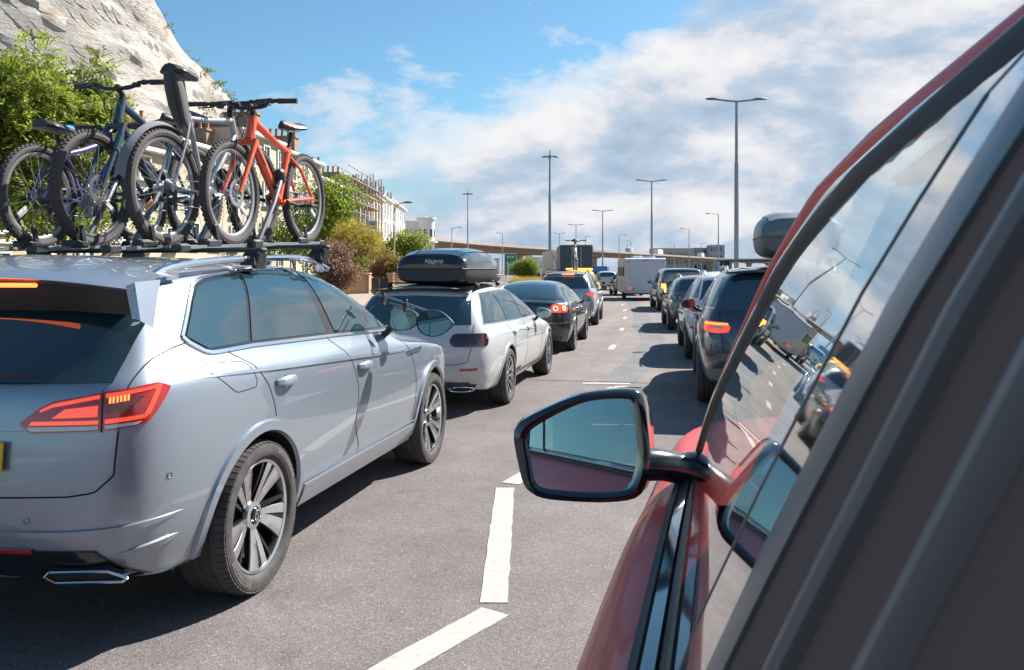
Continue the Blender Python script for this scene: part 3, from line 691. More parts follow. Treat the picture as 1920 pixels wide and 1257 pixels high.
        S('reversing_strip', [(25.7, 0.968), (42.08, 0.98)], [(25.7, 0.983), (44.34, 0.993)], M_clear, 'C', n=12, k=2, off=.013, sides=(sg,), parent=o)
        S('lamp_insert', [(-3.12, 1.012), (21.74, 1.018)], [(3.66, 1.048), (21.74, 1.062)], M_redlit, 'C', n=10, k=3, off=.0125, sides=(sg,), parent=o)
        S('lamp_insert', [(26.26, 1.03), (37.56, 1.035)], [(26.26, 1.082), (46.6, 1.094)], mat('dark_red_lens', (.16, .01, .01), .2, coat=1), 'C', n=10, k=3, off=.0125, sides=(sg,), parent=o)
        Rb('lamp_split', [(24, 0.956), (24, 1.118)], .006, M_seam, 'C', off=.014, sides=(sg,), parent=o)
        for i in range(6):
            a = 27.5+i*1.9; S('led', [(a, 1.068+.0018*i), (a+1.0, 1.069+.0018*i)], [(a, 1.092+.0018*i), (a+1.0, 1.093+.0018*i)], M_brake, 'C', n=3, k=2, off=.016, sides=(sg,), parent=o)
    # --- tailgate shut lines, badges, bumper
    Rb('shut_line', [(.845, 1.34), (.80, 1.22), (.795, 1.10), (.79, .95), (.785, .78), (.72, .715), (.62, .70), (.3, .692), (0, .692)], .009, M_seam, 'B', n=60)
    Rb('bumper_crease', [(a, .545+.00035*max(0, a)) for a in range(-55, 86, 7)], .034, M_silver, 'C', h=.009, n=50, taper=True)
    Rb('bumper_crease', [(a, .425+.0006*max(0, a)) for a in range(28, 84, 7)], .040, M_silver, 'C', h=.008, n=30, taper=True)
    Rb('swage_line', [(a, .955+.0002*max(0, a)) for a in range(-55, 52, 6)], .010, M_silver, 'C', h=.004, n=40, taper=True)
    S('diffuser', [(-.84, .30), (0, .28), (.84, .30)], [(-.70, .47), (0, .485), (.70, .47)], M_gloss, 'B', n=30, k=5, off=.010, depth=.03, sides=(1,))
    for sg in (1, -1):
        S('bumper_reflector', [(.26, .474), (.46, .470)], [(.26, .487), (.46, .483)], M_redlens, 'B', n=8, k=1, off=.02, sides=(sg,))
        M = c.frame('C', 12, .375, sg); b = MB(); ln = [(-.155, .0), (-.13, .03), (.10, .03), (.17, -.012), (.15, -.034), (-.12, -.034)]
        for i in range(6):
            a, d = ln[i], ln[(i+1) % 6]; b.tube([(a[0], a[1], .03), (d[0], d[1], .03)], .006, 6)
        b.xf(M); t = b.build('exhaust_trim', M_chrome, r, True)
        b = MB(); b.prism(ln, .02, 'z', (0, 0, .012)); b.xf(M); b.build('exhaust_recess', M_under, t)
        for a, z in ((-14, .60), (62, .745)):
            M = c.frame('C', a, z, sg); b = MB(); b.lathe([(.003, .014), (.004, .012), (.001, .0105), (.002, 0)], 14, 'z'); b.xf(M); b.build('parking_sensor', M_silver, r, True)
    number_plate(c, .86, w=.73, h=.12)
    # --- flanks
    Rb('door_shut_line', [(-.17, 1.215), (-.04, 1.145), (.06, 1.03), (.105, .93), (.12, .86)], .008, M_seam, n=30)
    Rb('door_shut_line', [(.95, 1.195), (1.12, 1.067), (1.215, .9), (1.225, .80), (1.195, .62), (1.285, .48), (1.30, .42)], .008, M_seam, n=50, fn=curve)
    Rb('door_shut_line', [(2.08, 1.15), (2.29, .985), (2.39, .80), (2.41, .60), (2.36, .47)], .008, M_seam, n=40, fn=curve)
    Rb('fuel_flap_line', [(-.44, 1.175), (-.36, 1.12), (-.255, 1.045), (-.22, 1.03), (-.06, 1.035), (-.045, 1.07), (-.08, 1.15), (-.12, 1.168), (-.40, 1.185), (-.44, 1.175)], .005, M_seam, n=60, sides=(1,))
    Rb('shoulder_crease', [(-.79, 1.128), (-.45, 1.13), (0, 1.11), (1.11, 1.058), (2.12, 1.008), (2.55, .985)], .026, M_silver, h=.009, n=70, taper=True)
    Rb('sill_trim', [(.47, .445), (1.28, .455), (2.42, .445)], .016, M_chrome, h=.012, n=30)
    S('sill_panel', [(.48, .30), (2.40, .30)], [(.50, .415), (2.40, .42)], M_silver, n=20, k=3, off=.022)
    c.handle(.235, 1.03, M_silver, .21); c.handle(1.335, .992, M_silver, .21)
    c.arch_lip(M_silver, .065, .014)
    for sg in (1, -1):
        M = c.frame('S', 2.36, .99, sg); b = MB(); b.prism([(-.19, .012), (.19, .020), (.17, -.012), (-.12, -.022)], .012, 'z', (0, 0, .004)); b.xf(M); o = b.build('wing_badge', M_chrome, r)
        b = MB()
        for k in range(3): b.box((0, -.012+.012*k, .011), (.22, .003, .004))
        b.xf(M); b.build('badge_slat', M_black, o)
    # --- roof rails
    for sg in (1, -1):
        b = MB(); b.tube(curve([(sg*.70, -.52, 1.585), (sg*.70, -.38, 1.628), (sg*.695, .0, 1.662), (sg*.69, .6, 1.685), (sg*.69, 1.1, 1.684), (sg*.69, 1.40, 1.62)], 26), .019, 8); o = b.build('roof_rail', M_chrome, r, True)
        for y, zz in ((-.36, 1.60), (.5, 1.655), (1.27, 1.63)):
            b = MB(); b.box((sg*.692, y, zz), (.03, .10, .06), bev=.01); b.build('rail_foot', M_chrome, o)
    # --- door mirrors
    for sg in (1, -1):
        door_mirror(r, (sg*1.065, 1.86, 1.262), sg, M_gloss, 1.0, w=.215, h=.165, rz=sg*.12, glass=mat('tinted_mirror', (.14, .26, .28), .0, 1.0))
    # front lamps and grille
    for sg in (1, -1): S('headlight', [(5, .80), (70, .83)], [(5, .87), (75, .93)], M_clear, 'K', n=16, k=4, off=.006, sides=(sg,))
    S('grille', [(-.5, .62), (.5, .62)], [(-.52, .86), (.52, .86)], M_gloss, 'F', n=12, k=3, off=.008, sides=(1,))
    def fancy(wo, to, R, rr, hw, fx):
        for k in range(2):
            def warp(q, k=k):
                rad = lerp(rr, R, .52)+q.y; a = PI*.93+k*PI-q.x/lerp(rr, R, .52)*1.0
                return Vector((hw*1.06, -rad*math.cos(a), rad*math.sin(a)))
            lettering('tyre_lettering', 'BRIDGESTONE', .036, mat('raised_rubber', (.20, .19, .19), .6), wo, None, space=1.05, warp=warp)
        b = MB(); b.lathe([(fx-.007, .031), (fx-.004, .031), (fx-.004, .027), (fx-.007, .027)], 24)
        for (a, d) in (((-.010, .026), (0, .003)), ((0, .003), (.010, .026)), ((-.023, .013), (-.012, -.024)), ((-.012, -.024), (0, -.003)), ((0, -.003), (.012, -.024)), ((.012, -.024), (.023, .013))):
            b.tube([(fx-.006, a[0], a[1]), (fx-.006, d[0], d[1])], .0024, 5)
        b.build('wheel_emblem', M_chrome, wo, True)
    wheel_set(r, p, 'blade5', M_alloy, nseg=72, treads=True, fancy=fancy, x=.975)
    return c
silver_suv = build_silver_suv()

# towing mirror strapped to the silver SUV's own mirror
def build_tow_mirror():
    t = thing('towing_mirror', 'teardrop clip-on towing mirror strapped beside the silver SUV door mirror', 'mirror', (-1.755, 5.66, 1.245), -.10)
    n = 26; G = []
    for (k, y) in ((0.0, .052), (.45, .048), (.8, .034), (.96, .016), (1.0, 0), (.985, -.008), (.93, -.010)):
        row = []
        for j in range(n+1):
            a = 2*PI*j/n; ca, sa = math.cos(a), math.sin(a); x = ca*.118 if ca < 0 else ca*.165*(1-.0*abs(sa)); z = sa*.095*(1 if ca < 0 else (1-.55*ca**3))
            row.append(Vector((x*k, y, z*k)))
        G.append(row)
    b = MB(); b.sheet(G); o = b.build('mirror_shell', M_black, t, True); fixn(o)
    g = MB(); g.add([Vector((q.x*.95, -.004, q.z*.95)) for q in G[4][:-1]], [tuple(range(n))]); g.build('mirror_glass', mat('tinted_mirror', (.14, .26, .28), .0, 1.0), o)
    b = MB(); b.tube([(-.46, .02, .20), (-.30, .02, .165), (.0, .01, .075)], .007, 8); b.tube([(-.34, .03, .135), (-.14, .02, .10)], .005, 6); b.build('mirror_arm', M_steel, t, True)
    for x, z in ((-.385, .165), (-.215, .125)):
        b = MB(); b.box((x, .03, z), (.032, .05, .035), bev=.009); b.lathe([(-.012, .012), (.0, .017), (.012, .012)], 10, 'z', (x, .03, z+.028)); b.box((x, .03, z-.03), (.02, .06, .04), bev=.008); b.build('clamp', M_black, t, True)
    return t
build_tow_mirror()

# ------------------------------------------------------------------ roof bars and bicycle carriers
def build_rack():
    o0 = Vector((-3.08, 3.94, 0)); M_bar = mat('carrier_black', (.022, .025, .028), .5); M_tray = mat('carrier_grey', (.20, .22, .24), .42, .5)
    for k, y in enumerate((.42, 1.28)):
        t = thing('roof_bar', 'black roof bar across the silver SUV, ' + ('under the rear wheels' if k == 0 else 'nearer its windscreen'), 'roof bar', o0+Vector((0, y, 1.652+.045*(y-.42))))
        b = MB(); b.box((0, 0, .075), (1.52, .07, .026), bev=.01); b.build('cross_bar', M_bar, t)
        for sg in (1, -1):
            b = MB(); V = []
            for (z, wx, wy) in ((-.01, .085, .15), (.03, .08, .14), (.06, .06, .10), (.075, .06, .09)):
                V.append([Vector((sg*.69+a*wx/2, d*wy/2, z)) for a, d in ((-1, -1), (1, -1), (1, 1), (-1, 1), (-1, -1))])
            b.sheet(V); b.box((sg*.725, 0, .02), (.03, .10, .10), (0, sg*.25, 0), bev=.008); f = b.build('foot', M_bar, t); fixn(f)
    spots = ((.36, .50, 2.02, 'orange'), (.08, .30, 1.80, 'silver'), (-.37, .30, 1.80, 'dark grey'), (-.62, .22, 1.60, 'small blue'))
    for x, y0, y1, nm in spots:
        t = thing('bicycle_carrier', 'grey bicycle carrier tray holding the ' + nm + ' bicycle on the roof', 'bike rack', o0+Vector((x, 0, 1.698)), 0, 'bicycle carriers on the silver SUV'); t.rotation_euler = (.045, 0, 0)
        b = MB(); pr = [(-.028, .022), (-.030, .004), (-.018, -.002), (.018, -.002), (.030, .004), (.028, .022), (.022, .022), (.014, .008), (-.014, .008), (-.022, .022)]
        y0b = y0-.30; y1b = y1
        V = [[Vector((a, y, z+.018)) for a, z in pr+[pr[0]]] for y in (y0b, y1b)]; b.sheet(V); b.add([q for q in V[0][:-1]], [tuple(range(10))]); b.add([q for q in V[1][:-1]], [tuple(range(10))[::-1]])
        o = b.build('wheel_tray', M_tray, t); fixn(o)
        b = MB(); b.box((0, y0b+.03, .028), (.066, .10, .04), bev=.008); b.build('tray_end', M_bar, t)
        b = MB(); b.box((0, y1b-.03, .028), (.066, .08, .04), bev=.008); b.build('tray_end', M_bar, t)
        for y in (y0+.02, y1-.34):
            b = MB(); b.box((0, y, .05), (.075, .16, .05), (.0, 0, 0), bev=.014); b.box((.03, y+.03, .10), (.012, .035, .12), (.25, 0, 0), bev=.004); b.build('wheel_strap', M_bar, t)
        b = MB(); ym = lerp(y0, y1, .42); b.tube([(.055, ym-.18, .03), (.075, ym+.02, .30), (.055, ym+.16, .46)], .016, 8); b.build('support_arm', M_tray, t, True)
        b = MB(); b.box((.045, ym+.17, .48), (.07, .07, .10), (.35, 0, 0), bev=.018); b.tube([(.05, ym+.17, .44), (.05, ym+.10, .40)], .02, 8); b.build('frame_clamp', M_bar, t, True)
        b = MB(); b.box((.045, ym-.18, .03), (.06, .12, .07), bev=.012); b.build('arm_pivot', M_bar, t)
build_rack()

# ------------------------------------------------------------------ bicycles
M_tyre2 = mat('bicycle_tyre', (.068, .062, .062), .82, bump=.2, bscale=200)
M_spoke = mat('spoke_steel', (.55, .55, .56), .3, 1.0)
M_blk = mat('bicycle_black', (.020, .021, .024), .45)
def bike_wheel(parent, at, r, tw, name, rim_m, knob=True, n=44, disc=False, cassette=False, tyre_m=None, spokes=28, reflector=True):
    b = MB(); rr = r-tw*1.0
    b.lathe([(-.011, rr), (-.012, rr-.010), (-.006, rr-.022), (.006, rr-.022), (.012, rr-.010), (.011, rr)], n, closed=True)
    w = b.build(name, rim_m, parent, True, sharp=40); w.location = at
    t = MB(); rt = tw*.52; prof = [(rt*math.cos(a), r-rt*1.02+rt*math.sin(a)) for a in [2*PI*i/10 for i in range(10)]]
    t.lathe(prof, n, closed=True)
    if knob:
        nk = max(34, int(2*PI*r/.032))
        for i in range(nk):
            for row, (ax, tl) in enumerate(((-.62, -.66), (0, 0), (.62, .66))):
                L = len(t.v); t.box((ax*rt, 0, r+(.0015 if row == 1 else -rt*.22)), (rt*.42, .016, .008), (0, tl, 0)); t.xf(Matrix.Rotation(2*PI*(i+.5*(row % 2))/nk, 4, 'X'), L)
    o = t.build('tyre', tyre_m or M_tyre2, w, True, sharp=35); fixn(o)
    s = MB()
    for i in range(spokes):
        a = 2*PI*i/spokes; sg = 1 if i % 2 else -1; a2 = a+(.62 if (i//2) % 2 else -.62)
        s.tube([(sg*.028, .022*math.cos(a2), .022*math.sin(a2)), (sg*.002, (rr-.012)*math.cos(a), (rr-.012)*math.sin(a))], .0013, 3, cap=False)
    s.build('spokes', M_spoke, w)
    h = MB(); h.lathe([(-.06, .006), (-.05, .008), (-.034, .012), (-.032, .026), (-.026, .026), (-.022, .014), (.022, .014), (.026, .026), (.032, .026), (.034, .012), (.05, .008), (.06, .006)], 12); h.build('hub', M_spoke, w, True, sharp=30)
    if disc:
        d = MB(); d.lathe([(-.036, .055), (-.036, .082), (-.0385, .082), (-.0385, .055)], 30, closed=True)
        for i in range(6): a = PI/3*i; d.tube([(-.037, .02*math.cos(a), .02*math.sin(a)), (-.037, .058*math.cos(a+.35), .058*math.sin(a+.35))], .004, 4)
        d.build('brake_rotor', M_spoke, w)
    if cassette:
        d = MB()
        for k in range(7): d.lathe([(.028+.005*k, .02), (.028+.005*k, .054-.004*k), (.030+.005*k, .054-.004*k), (.030+.005*k, .02)], 24)
        d.build('cassette', M_steel, w)
    if reflector:
        d = MB(); a = 2.2; d.box((0, 0, rr*.62), (.012, .035, .085), bev=.005); d.xf(Matrix.Rotation(a, 4, 'X')); d.build('spoke_reflector', reflector if isinstance(reflector, bpy.types.Material) else M_clear, w)
    return w
def bike(name, label, X, yback, z0, f, r, wb, cf, cfork, rim_m, hs=.60, ss=.60, tw=.05, fat=1.0, bag=False, guard=False, seat_m=None, bar=.62, rise=.03, knob=True, small=False, fork_tip=None, parts_m=None, tyre_m=None, text=None, lean=0.0, rim2=None):
    """f=+1: front wheel ahead (+Y).  yback: world Y of the rear axle.  Heights hs (bar) and ss (saddle) above the axles."""
    t = thing(name, label, 'bicycle', (X, yback, z0), 0 if f > 0 else PI)
    t.rotation_euler = (.045*f, lean, t.rotation_euler[2]); pm = parts_m or M_blk; n = 24 if small else 44
    fr = bike_wheel(t, (0, wb, r), r, tw, 'front_wheel', rim_m, knob, n, disc=not small, tyre_m=tyre_m, spokes=16 if small else 28, reflector=not small)
    rw = bike_wheel(t, (0, 0, r), r, tw, 'rear_wheel', rim2 or rim_m, knob, n, cassette=True, tyre_m=tyre_m, spokes=16 if small else 28, reflector=(M_amber if guard or bag else True) if not small else False)
    BB = Vector((0, .40*wb/1.0, r-.035)); ST = Vector((0, BB.y-.15, r+ss*.62)); SP = Vector((0, BB.y-.21, r+ss-.05))
    HT = Vector((0, wb-.285, r+hs*.84)); HB = Vector((0, wb-.235, r+hs*.84-.14)); AX = Vector((0, wb, r)); RA = Vector((0, 0, r))
    b = MB(); q = fat
    b.tube([HT, HB], .022*q, 12); b.tube([HB+Vector((0, -.005, .03)), BB], [.021*q, .024*q], 12); b.tube([HT+Vector((0, -.01, -.025)), lerp(ST, HT, .35)+Vector((0, 0, -.015)), ST], [.020*q, .017*q, .016*q], 12)
    b.tube([ST+Vector((0, -.008, .03)), BB], .017*q, 12)
    for sg in (1, -1):
        b.tube([BB+Vector((sg*.025, -.02, 0)), Vector((sg*.05, r*.9, r-.02)), RA+Vector((sg*.062, 0, 0))], .010*q, 8)
        b.tube([ST+Vector((sg*.012, -.01, -.03)), Vector((sg*.045, ST.y-.10, lerp(ST.z, r, .35))), RA+Vector((sg*.062, 0, 0))], .008*q, 8)
        b.box(RA+Vector((sg*.062, .005, -.005)), (.006, .045, .05), bev=.002)
    b.lathe([(-.036, .024), (.036, .024)], 14, c=BB)
    fo = b.build('frame', cf, t, True, sharp=40); fixn(fo)
    if text:
        mid = lerp(HB, BB, .45); d = (BB-HB).normalized()
        M = Matrix(((0, 0, f*1.0 if False else 1, .0255*q), (d.y, -d.z, 0, mid.y), (d.z, d.y, 0, mid.z), (0, 0, 0, 1)))
        lettering('frame_lettering', text, .045, M_white, fo, M)
    b = MB(); cr = HB+Vector((0, .012, -.02)); b.tube([HT+Vector((0, -.008, .02)), HB, cr], .015, 10)
    b.box(cr, (.13, .04, .035), (.35, 0, 0), bev=.01)
    for sg in (1, -1): b.tube([cr+Vector((sg*.052, 0, .01)), Vector((sg*.055, lerp(cr.y, AX.y, .5), lerp(cr.z, AX.z, .5))), AX+Vector((sg*.058, 0, 0))], [.019, .016, .013] if q > .8 else [.014, .012, .01], 10)
    fk = b.build('fork', cfork, t, True, sharp=40); fixn(fk)
    if fork_tip:
        b = MB()
        for sg in (1, -1):
            p0 = Vector((sg*.054, lerp(cr.y, AX.y, .12), lerp(cr.z, AX.z, .12))); p1 = Vector((sg*.055, lerp(cr.y, AX.y, .40), lerp(cr.z, AX.z, .40))); b.tube([p0, p1], .0215, 10)
        b.build('fork_sleeve', fork_tip, fk, True)
    ax = (HT-HB).normalized(); s0 = HT+ax*.035; s1 = Vector((0, s0.y+.045, r+hs-rise))
    b = MB(); b.tube([HT+ax*.005, s0], .021, 10); b.tube([s0, s1], [.018, .017], 10); b.box(s1, (.045, .045, .045), bev=.012); b.build('stem', pm, t, True, sharp=40)
    hb = bar/2; b = MB(); pts = [(-hb, -.045, rise), (-hb*.45, -.01, rise), (-.09, 0, 0), (.09, 0, 0), (hb*.45, -.01, rise), (hb, -.045, rise)]
    pts = [s1+Vector(v) for v in pts]; b.tube(curve(pts, 22), .012, 8); h = b.build('handlebar', pm, t, True)
    for sg in (1, -1):
        e = pts[-1] if sg > 0 else pts[0]; d = (e-(pts[-2] if sg > 0 else pts[1])).normalized()
        b = MB(); b.tube([e-d*.125, e-d*.12, e-d*.02, e], [.014, .0175, .0165, .018], 10); b.build('grip', M_rubber, h, True)
        if not small:
            k = e-d*.16; b = MB(); b.box(k, (.04, .03, .03), bev=.008); b.tube([k+Vector((0, .02, -.005)), k+d*.02+Vector((0, .055, -.012)), k+d*.13+Vector((0, .05, -.02))], [.006, .006, .004], 6); b.build('brake_lever', M_blk, h, True)
            b = MB(); b.box(k-d*.05+Vector((0, .0, -.015)), (.05, .035, .03), bev=.008); b.build('shifter', M_blk, h)
            b = MB(); b.tube(curve([k+Vector((0, .03, -.01)), k+Vector((-sg*.10, .11, -.05)), Vector((-sg*.05, HT.y+.10, HT.z-.02)), Vector((-sg*.035, HB.y+.01, HB.z)), Vector((-sg*.03, lerp(HB.y, BB.y, .4), lerp(HB.z, BB.z, .4)))], 20), .0028, 5); b.build('cable', M_blk, t, True)
    b = MB(); b.tube([ST+Vector((0, 0, -.02)), SP], .0145, 10); b.build('seat_post', pm if not small else M_blk, t, True)
    # saddle: lofted
    G = []
    for i in range(13):
        u = i/12; y = SP.y-.13+.27*u; wd = .078*(1-u)**.55+.019 if u > .12 else .078*(.55+.45*u/.12)+.01; zc = SP.z+.045+.012*(1-u)**2-.008*u+(.006 if u > .9 else 0)
        G.append([Vector((wd*math.sin(a), y, zc+.028*math.cos(a)*(1 if math.cos(a) > 0 else .9)-(.014*abs(math.sin(a))**2))) for a in [2*PI*j/12 for j in range(13)]])
    b = MB(); b.sheet(G); b.add(G[0][:-1], [tuple(range(12))]); b.add(G[-1][:-1], [tuple(range(12))[::-1]])
    sd = b.build('saddle', M_blk, t, True, sharp=60); fixn(sd)
    if seat_m:
        b = MB(); b.sheet([[q2+Vector((0, 0, .0022)) for q2 in row[10:13]+row[1:3]] for row in G[7:12]]); b.build('saddle_panel', seat_m, sd, True)
    b = MB(); 
    for sg in (1, -1): b.tube([(sg*.02, SP.y-.10, SP.z+.022), (sg*.022, SP.y, SP.z+.004), (sg*.015, SP.y+.10, SP.z+.022)], .0035, 5)
    b.build('saddle_rail', M_steel, sd, True)
    # crank
    b = MB(); b.lathe([(.045, .02), (.045, .080), (.049, .086), (.052, .080), (.052, .02)], 32); b.lathe([(.054, .02), (.054, .058), (.058, .062), (.060, .058), (.060, .02)], 28)
    cs = b.build('chainset', M_steel if not small else M_blk, t, True, sharp=30); cs.location = BB; 
    for sg, a in ((1, .15), (-1, .15+PI)):
        d = Vector((0, math.cos(a), math.sin(a)))*.165; b = MB(); b.tube([(sg*.065, 0, 0), Vector((sg*.085, 0, 0))+d], [.015, .011], 8); b.build('crank', M_blk if q > 1 else M_steel, cs, True)
        b = MB(); b.box(Vector((sg*.14, 0, 0))+d, (.095, .085, .022), bev=.006); b.lathe([(0, .008), (sg*.06, .007)], 8, c=Vector((sg*.088, 0, 0))+d); b.build('pedal', M_blk, cs)
    b = MB(); b.tube([(.047, BB.y, BB.z+.083), (.042, 0, r+.045)], .004, 4); b.tube([(.047, BB.y, BB.z-.083), (.042, .03, r-.10), (.042, .0, r-.07)], .004, 4); b.build('chain', M_steel, t)
    b = MB(); b.box((.06, .01, r-.06), (.02, .03, .09), bev=.005); b.box((.05, .03, r-.11), (.012, .03, .05), bev=.004); b.build('derailleur', M_blk, t)
    if guard:
        b = MB(); G = []
        for i in range(17):
            a = math.radians(lerp(62, 172, i/16)); R = r+.028+.03*(i/16)
            G.append([Vector((x, R*math.cos(a), r+R*math.sin(a)-.02*abs(x)/.03)) for x in (-.034, -.022, 0, .022, .034)])
        b.sheet(G); b.sheet([[q2-Vector((0, 0, .004)) for q2 in row] for row in G]); o = b.build('mudguard', mat('grey_mudguard', (.17, .18, .20), .5), t, True); fixn(o)
    if bag:
        b = MB(); G = []
        for (u, wd, dp) in ((0, .03, .028), (.05, .042, .038), (.3, .048, .047), (.6, .047, .05), (.85, .040, .044), (.97, .030, .034), (1, .020, .024)):
            c = Vector((0, SP.y-.105-.02*u, SP.z+.035)).lerp(Vector((0, SP.y-.0, SP.z-.27)), u)
            G.append([c+Vector((wd*max(-1, min(1, 1.25*math.cos(a))), dp*max(-1, min(1, 1.2*math.sin(a))), 0)) for a in [2*PI*j/16 for j in range(17)]])
        b.sheet(G); b.add(G[0][:-1], [tuple(range(16))]); b.add(G[-1][:-1], [tuple(range(16))])
        o = b.build('saddle_bag', mat('grey_fabric', (.055, .055, .060), .8, sheen=.3, bump=.2, bscale=220), t, True, sharp=60); fixn(o)
        b = MB(); b.tube([G[k][4]+Vector((0, .006, 0)) for k in range(1, 6)], .004, 5); b.tube([G[k][13]+Vector((0, -.004, 0)) for k in range(1, 6)], .005, 5); b.build('bag_zip', M_blk, o, True)
    return t
M_orange = mat('orange_frame_paint', (.80, .115, .035), .3, coat=.8)
M_silverb = mat('silver_frame_paint', (.44, .46, .48), .3, .6, coat=.6)
M_slate = mat('slate_frame_paint', (.045, .075, .105), .35, .3, coat=.6)
M_blueb = mat('violet_blue_frame_paint', (.10, .09, .36), .3, .2, coat=.8)
M_rimg = mat('grey_rim', (.36, .36, .37), .4, .8)
M_rimd = mat('dark_rim', (.06, .06, .065), .4, .5)
def build_bikes():
    z = lambda y: 1.738+.045*(y-4.16)
    bike('bicycle', 'orange mountain bike with black and red saddle on the silver SUV roof', -2.72, 5.70, z(5.7), -1, .318, 1.0, M_orange, M_orange, M_rimg, hs=.585, ss=.50, tw=.05, fat=1.35, seat_m=mat('red_saddle_panel', (.55, .10, .08), .6), bar=.60, rise=.035)
    bike('bicycle', 'silver bicycle with saddle bag and grey mudguard, on the roof beside the orange one', -3.0, 4.45, z(4.45), 1, .345, 1.04, M_silverb, M_blk, M_rimg, hs=.60, ss=.70, tw=.054, bag=True, guard=True, fat=1.0, bar=.60, rise=.0, rim2=M_rimg)
    bike('bicycle', 'dark slate mountain bike with teal fork sleeves, between the silver and violet bikes', -3.45, 5.47, z(5.47), -1, .345, 1.05, M_slate, M_slate, M_rimd, hs=.66, ss=.52, tw=.054, fat=1.25, bar=.66, rise=.03, fork_tip=mat('teal_sleeve', (.02, .07, .10), .3))
    bike('bicycle', 'small violet blue bicycle at the far left of the roof carriers', -3.70, 4.28, z(4.28), 1, .300, .92, M_blueb, M_blueb, M_rimg, hs=.48, ss=.42, tw=.045, bar=.5, rise=.02, seat_m=mat('blue_saddle_panel', (.03, .22, .45), .5))
build_bikes()
# ------------------------------------------------------------------ red SUV beside the camera
M_red = mat('red_paint', (.66, .070, .062), .40, .0, coat=.15, spec=.25, rvar=.04)
M_sat = mat('satin_black', (.030, .026, .026), .6, spec=.18)
M_matte = mat('matte_black_trim', (.165, .112, .102), .92, spec=.05, bump=.05, bscale=500)
M_seal = mat('rubber_seal', (.035, .033, .035), .6)
def clear_glass():
    m = bpy.data.materials.new('window_glass'); m.use_nodes = True; p = m.node_tree.nodes['Principled BSDF'].inputs
    p['Base Color'].default_value = (.62, .80, .78, 1); p['Roughness'].default_value = 0; p['Transmission Weight'].default_value = 1; p['IOR'].default_value = 1.75
    return m
M_win = clear_glass()
def build_red_suv():
    ZS = [(1.235, -.900), (1.40, -.858), (1.52, -.819), (1.62, -.783), (1.69, -.750), (1.72, -.722), (1.75, -.680), (1.78, -.60)]
    def xs(z):
        for (a, xa), (b, xb) in zip(ZS, ZS[1:]):
            if z <= b: return lerp(xa, xb, (z-a)/(b-a))
        return ZS[-1][1]
    dY = .52          # rear axle lies this far behind the local origin
    def row(y, t=1.0, dz=0.0, top=None):
        P = [(.86*t, y, .30+max(0, dz)), (.975*t, y, .46), (1.025*t, y, .85), (1.032*t, y, 1.075)]
        return P+[(q[0]*t, y, q[1]) for q in (top or ((1.012, 1.178), (.945, 1.225), (.885, 1.238)))]
    Y = lambda L: [(x, y+dY, z) for x, y, z in L]
    ST = []
    def add(L, crown=.0, bow=0): ST.append({'p': Y(L), 'crown': crown, 'bow': bow})
    q = row(-1.50, .84, .1); q = [(x, y+d, z) for (x, y, z), d in zip(q, (.1, 0, -.02, 0, .03, .06, .1))]; add(q)
    add(row(-1.22, .96)); add(row(-.52)); add(row(.0)); add(row(.6)); add(row(1.1)); add(row(1.5, .995))
    add(row(1.78, .985, 0, ((.995, 1.17), (.95, 1.212), (.85, 1.23))), .02, .15)
    add(row(2.35, .985, 0, ((1.0, 1.15), (.972, 1.20), (.86, 1.215))), .04)
    add(row(2.85, .93, .04, ((.97, 1.06), (.92, 1.115), (.78, 1.14))), .05)
    q = row(3.14, .80, .1, ((.86, .93), (.80, .98), (.68, 1.0))); q = [(x, y+d, z) for (x, y, z), d in zip(q, (-.1, 0, 0, -.03, -.06, -.1, -.16))]; add(q, .04)
    p = dict(w=1.0, wb=2.87, ro=.98, fo=.80, zs=.30, zb=1.235, rw=.385, ra=.43, tw=.275, rim=.27, ST=ST, cx=.6, bulge_r=.10, bulge_f=.16)
    root_p = Vector((.845, 0, 0))+Matrix.Rotation(-.037, 3, 'Z') @ Vector((0, -dY, 0))
    c = Car('red_suv', 'red SUV close on the right, seen along its side window', root_p, -.037, p, M_red, levels=3)
    r = c.root; ro = r
    # open the tub so the cabin is hollow
    bm = bmesh.new(); bm.from_mesh(c.body.data)
    bm.normal_update(); kill = [f for f in bm.faces if f.normal.z > .8 and f.calc_center_median().z > 1.12 and abs(f.calc_center_median().x) < .87 and -1.35+dY < f.calc_center_median().y < 1.40+dY]
    bmesh.ops.delete(bm, geom=kill, context='FACES'); bm.to_mesh(c.body.data); bm.free()
    D = Vector((0, dY, 0))
    def S(y, z, out=0.0, sg=-1):                  # point on the left flank of the greenhouse, pushed out
        n = Vector((-1, 0, .30)).normalized(); P = Vector((xs(z), y+dY, z))+n*out
        return Vector((P.x*(-sg), P.y, P.z))
    def panel(name, grid, m, th=.004, parent=None, smooth=True, sg=-1):
        """grid of (y,z); two skins"""
        b = MB(); A = [[S(y, z, .0, sg) for y, z in rw] for rw in grid]; B = [[S(y, z, -th, sg) for y, z in rw] for rw in grid]
        n = len(A); k = len(A[0]); b.sheet(A); b.sheet(B)
        rim = [(i, 0) for i in range(n)]+[(n-1, j) for j in range(1, k)]+[(i, k-1) for i in range(n-2, -1, -1)]+[(0, j) for j in range(k-2, 0, -1)]
        for t in range(len(rim)):
            (i, j), (i2, j2) = rim[t], rim[(t+1) % len(rim)]; b.f.append((i*k+j, i2*k+j2, n*k+i2*k+j2, n*k+i*k+j)); b.m.append(0)
        o = b.build(name, m, parent or ro, smooth, sharp=40); fixn(o); return o
    inner = [(1.655, 1.230), (1.545, 1.325), (1.27, 1.450), (1.05, 1.551), (.924, 1.605), (.80, 1.642), (.687, 1.664), (.532, 1.686), (.456, 1.695), (.405, 1.701), (.28, 1.708)]
    line1 = lambda z: .318+(1.646-z)*.80
    p2 = lambda z: .246+(1.64-z)*.60
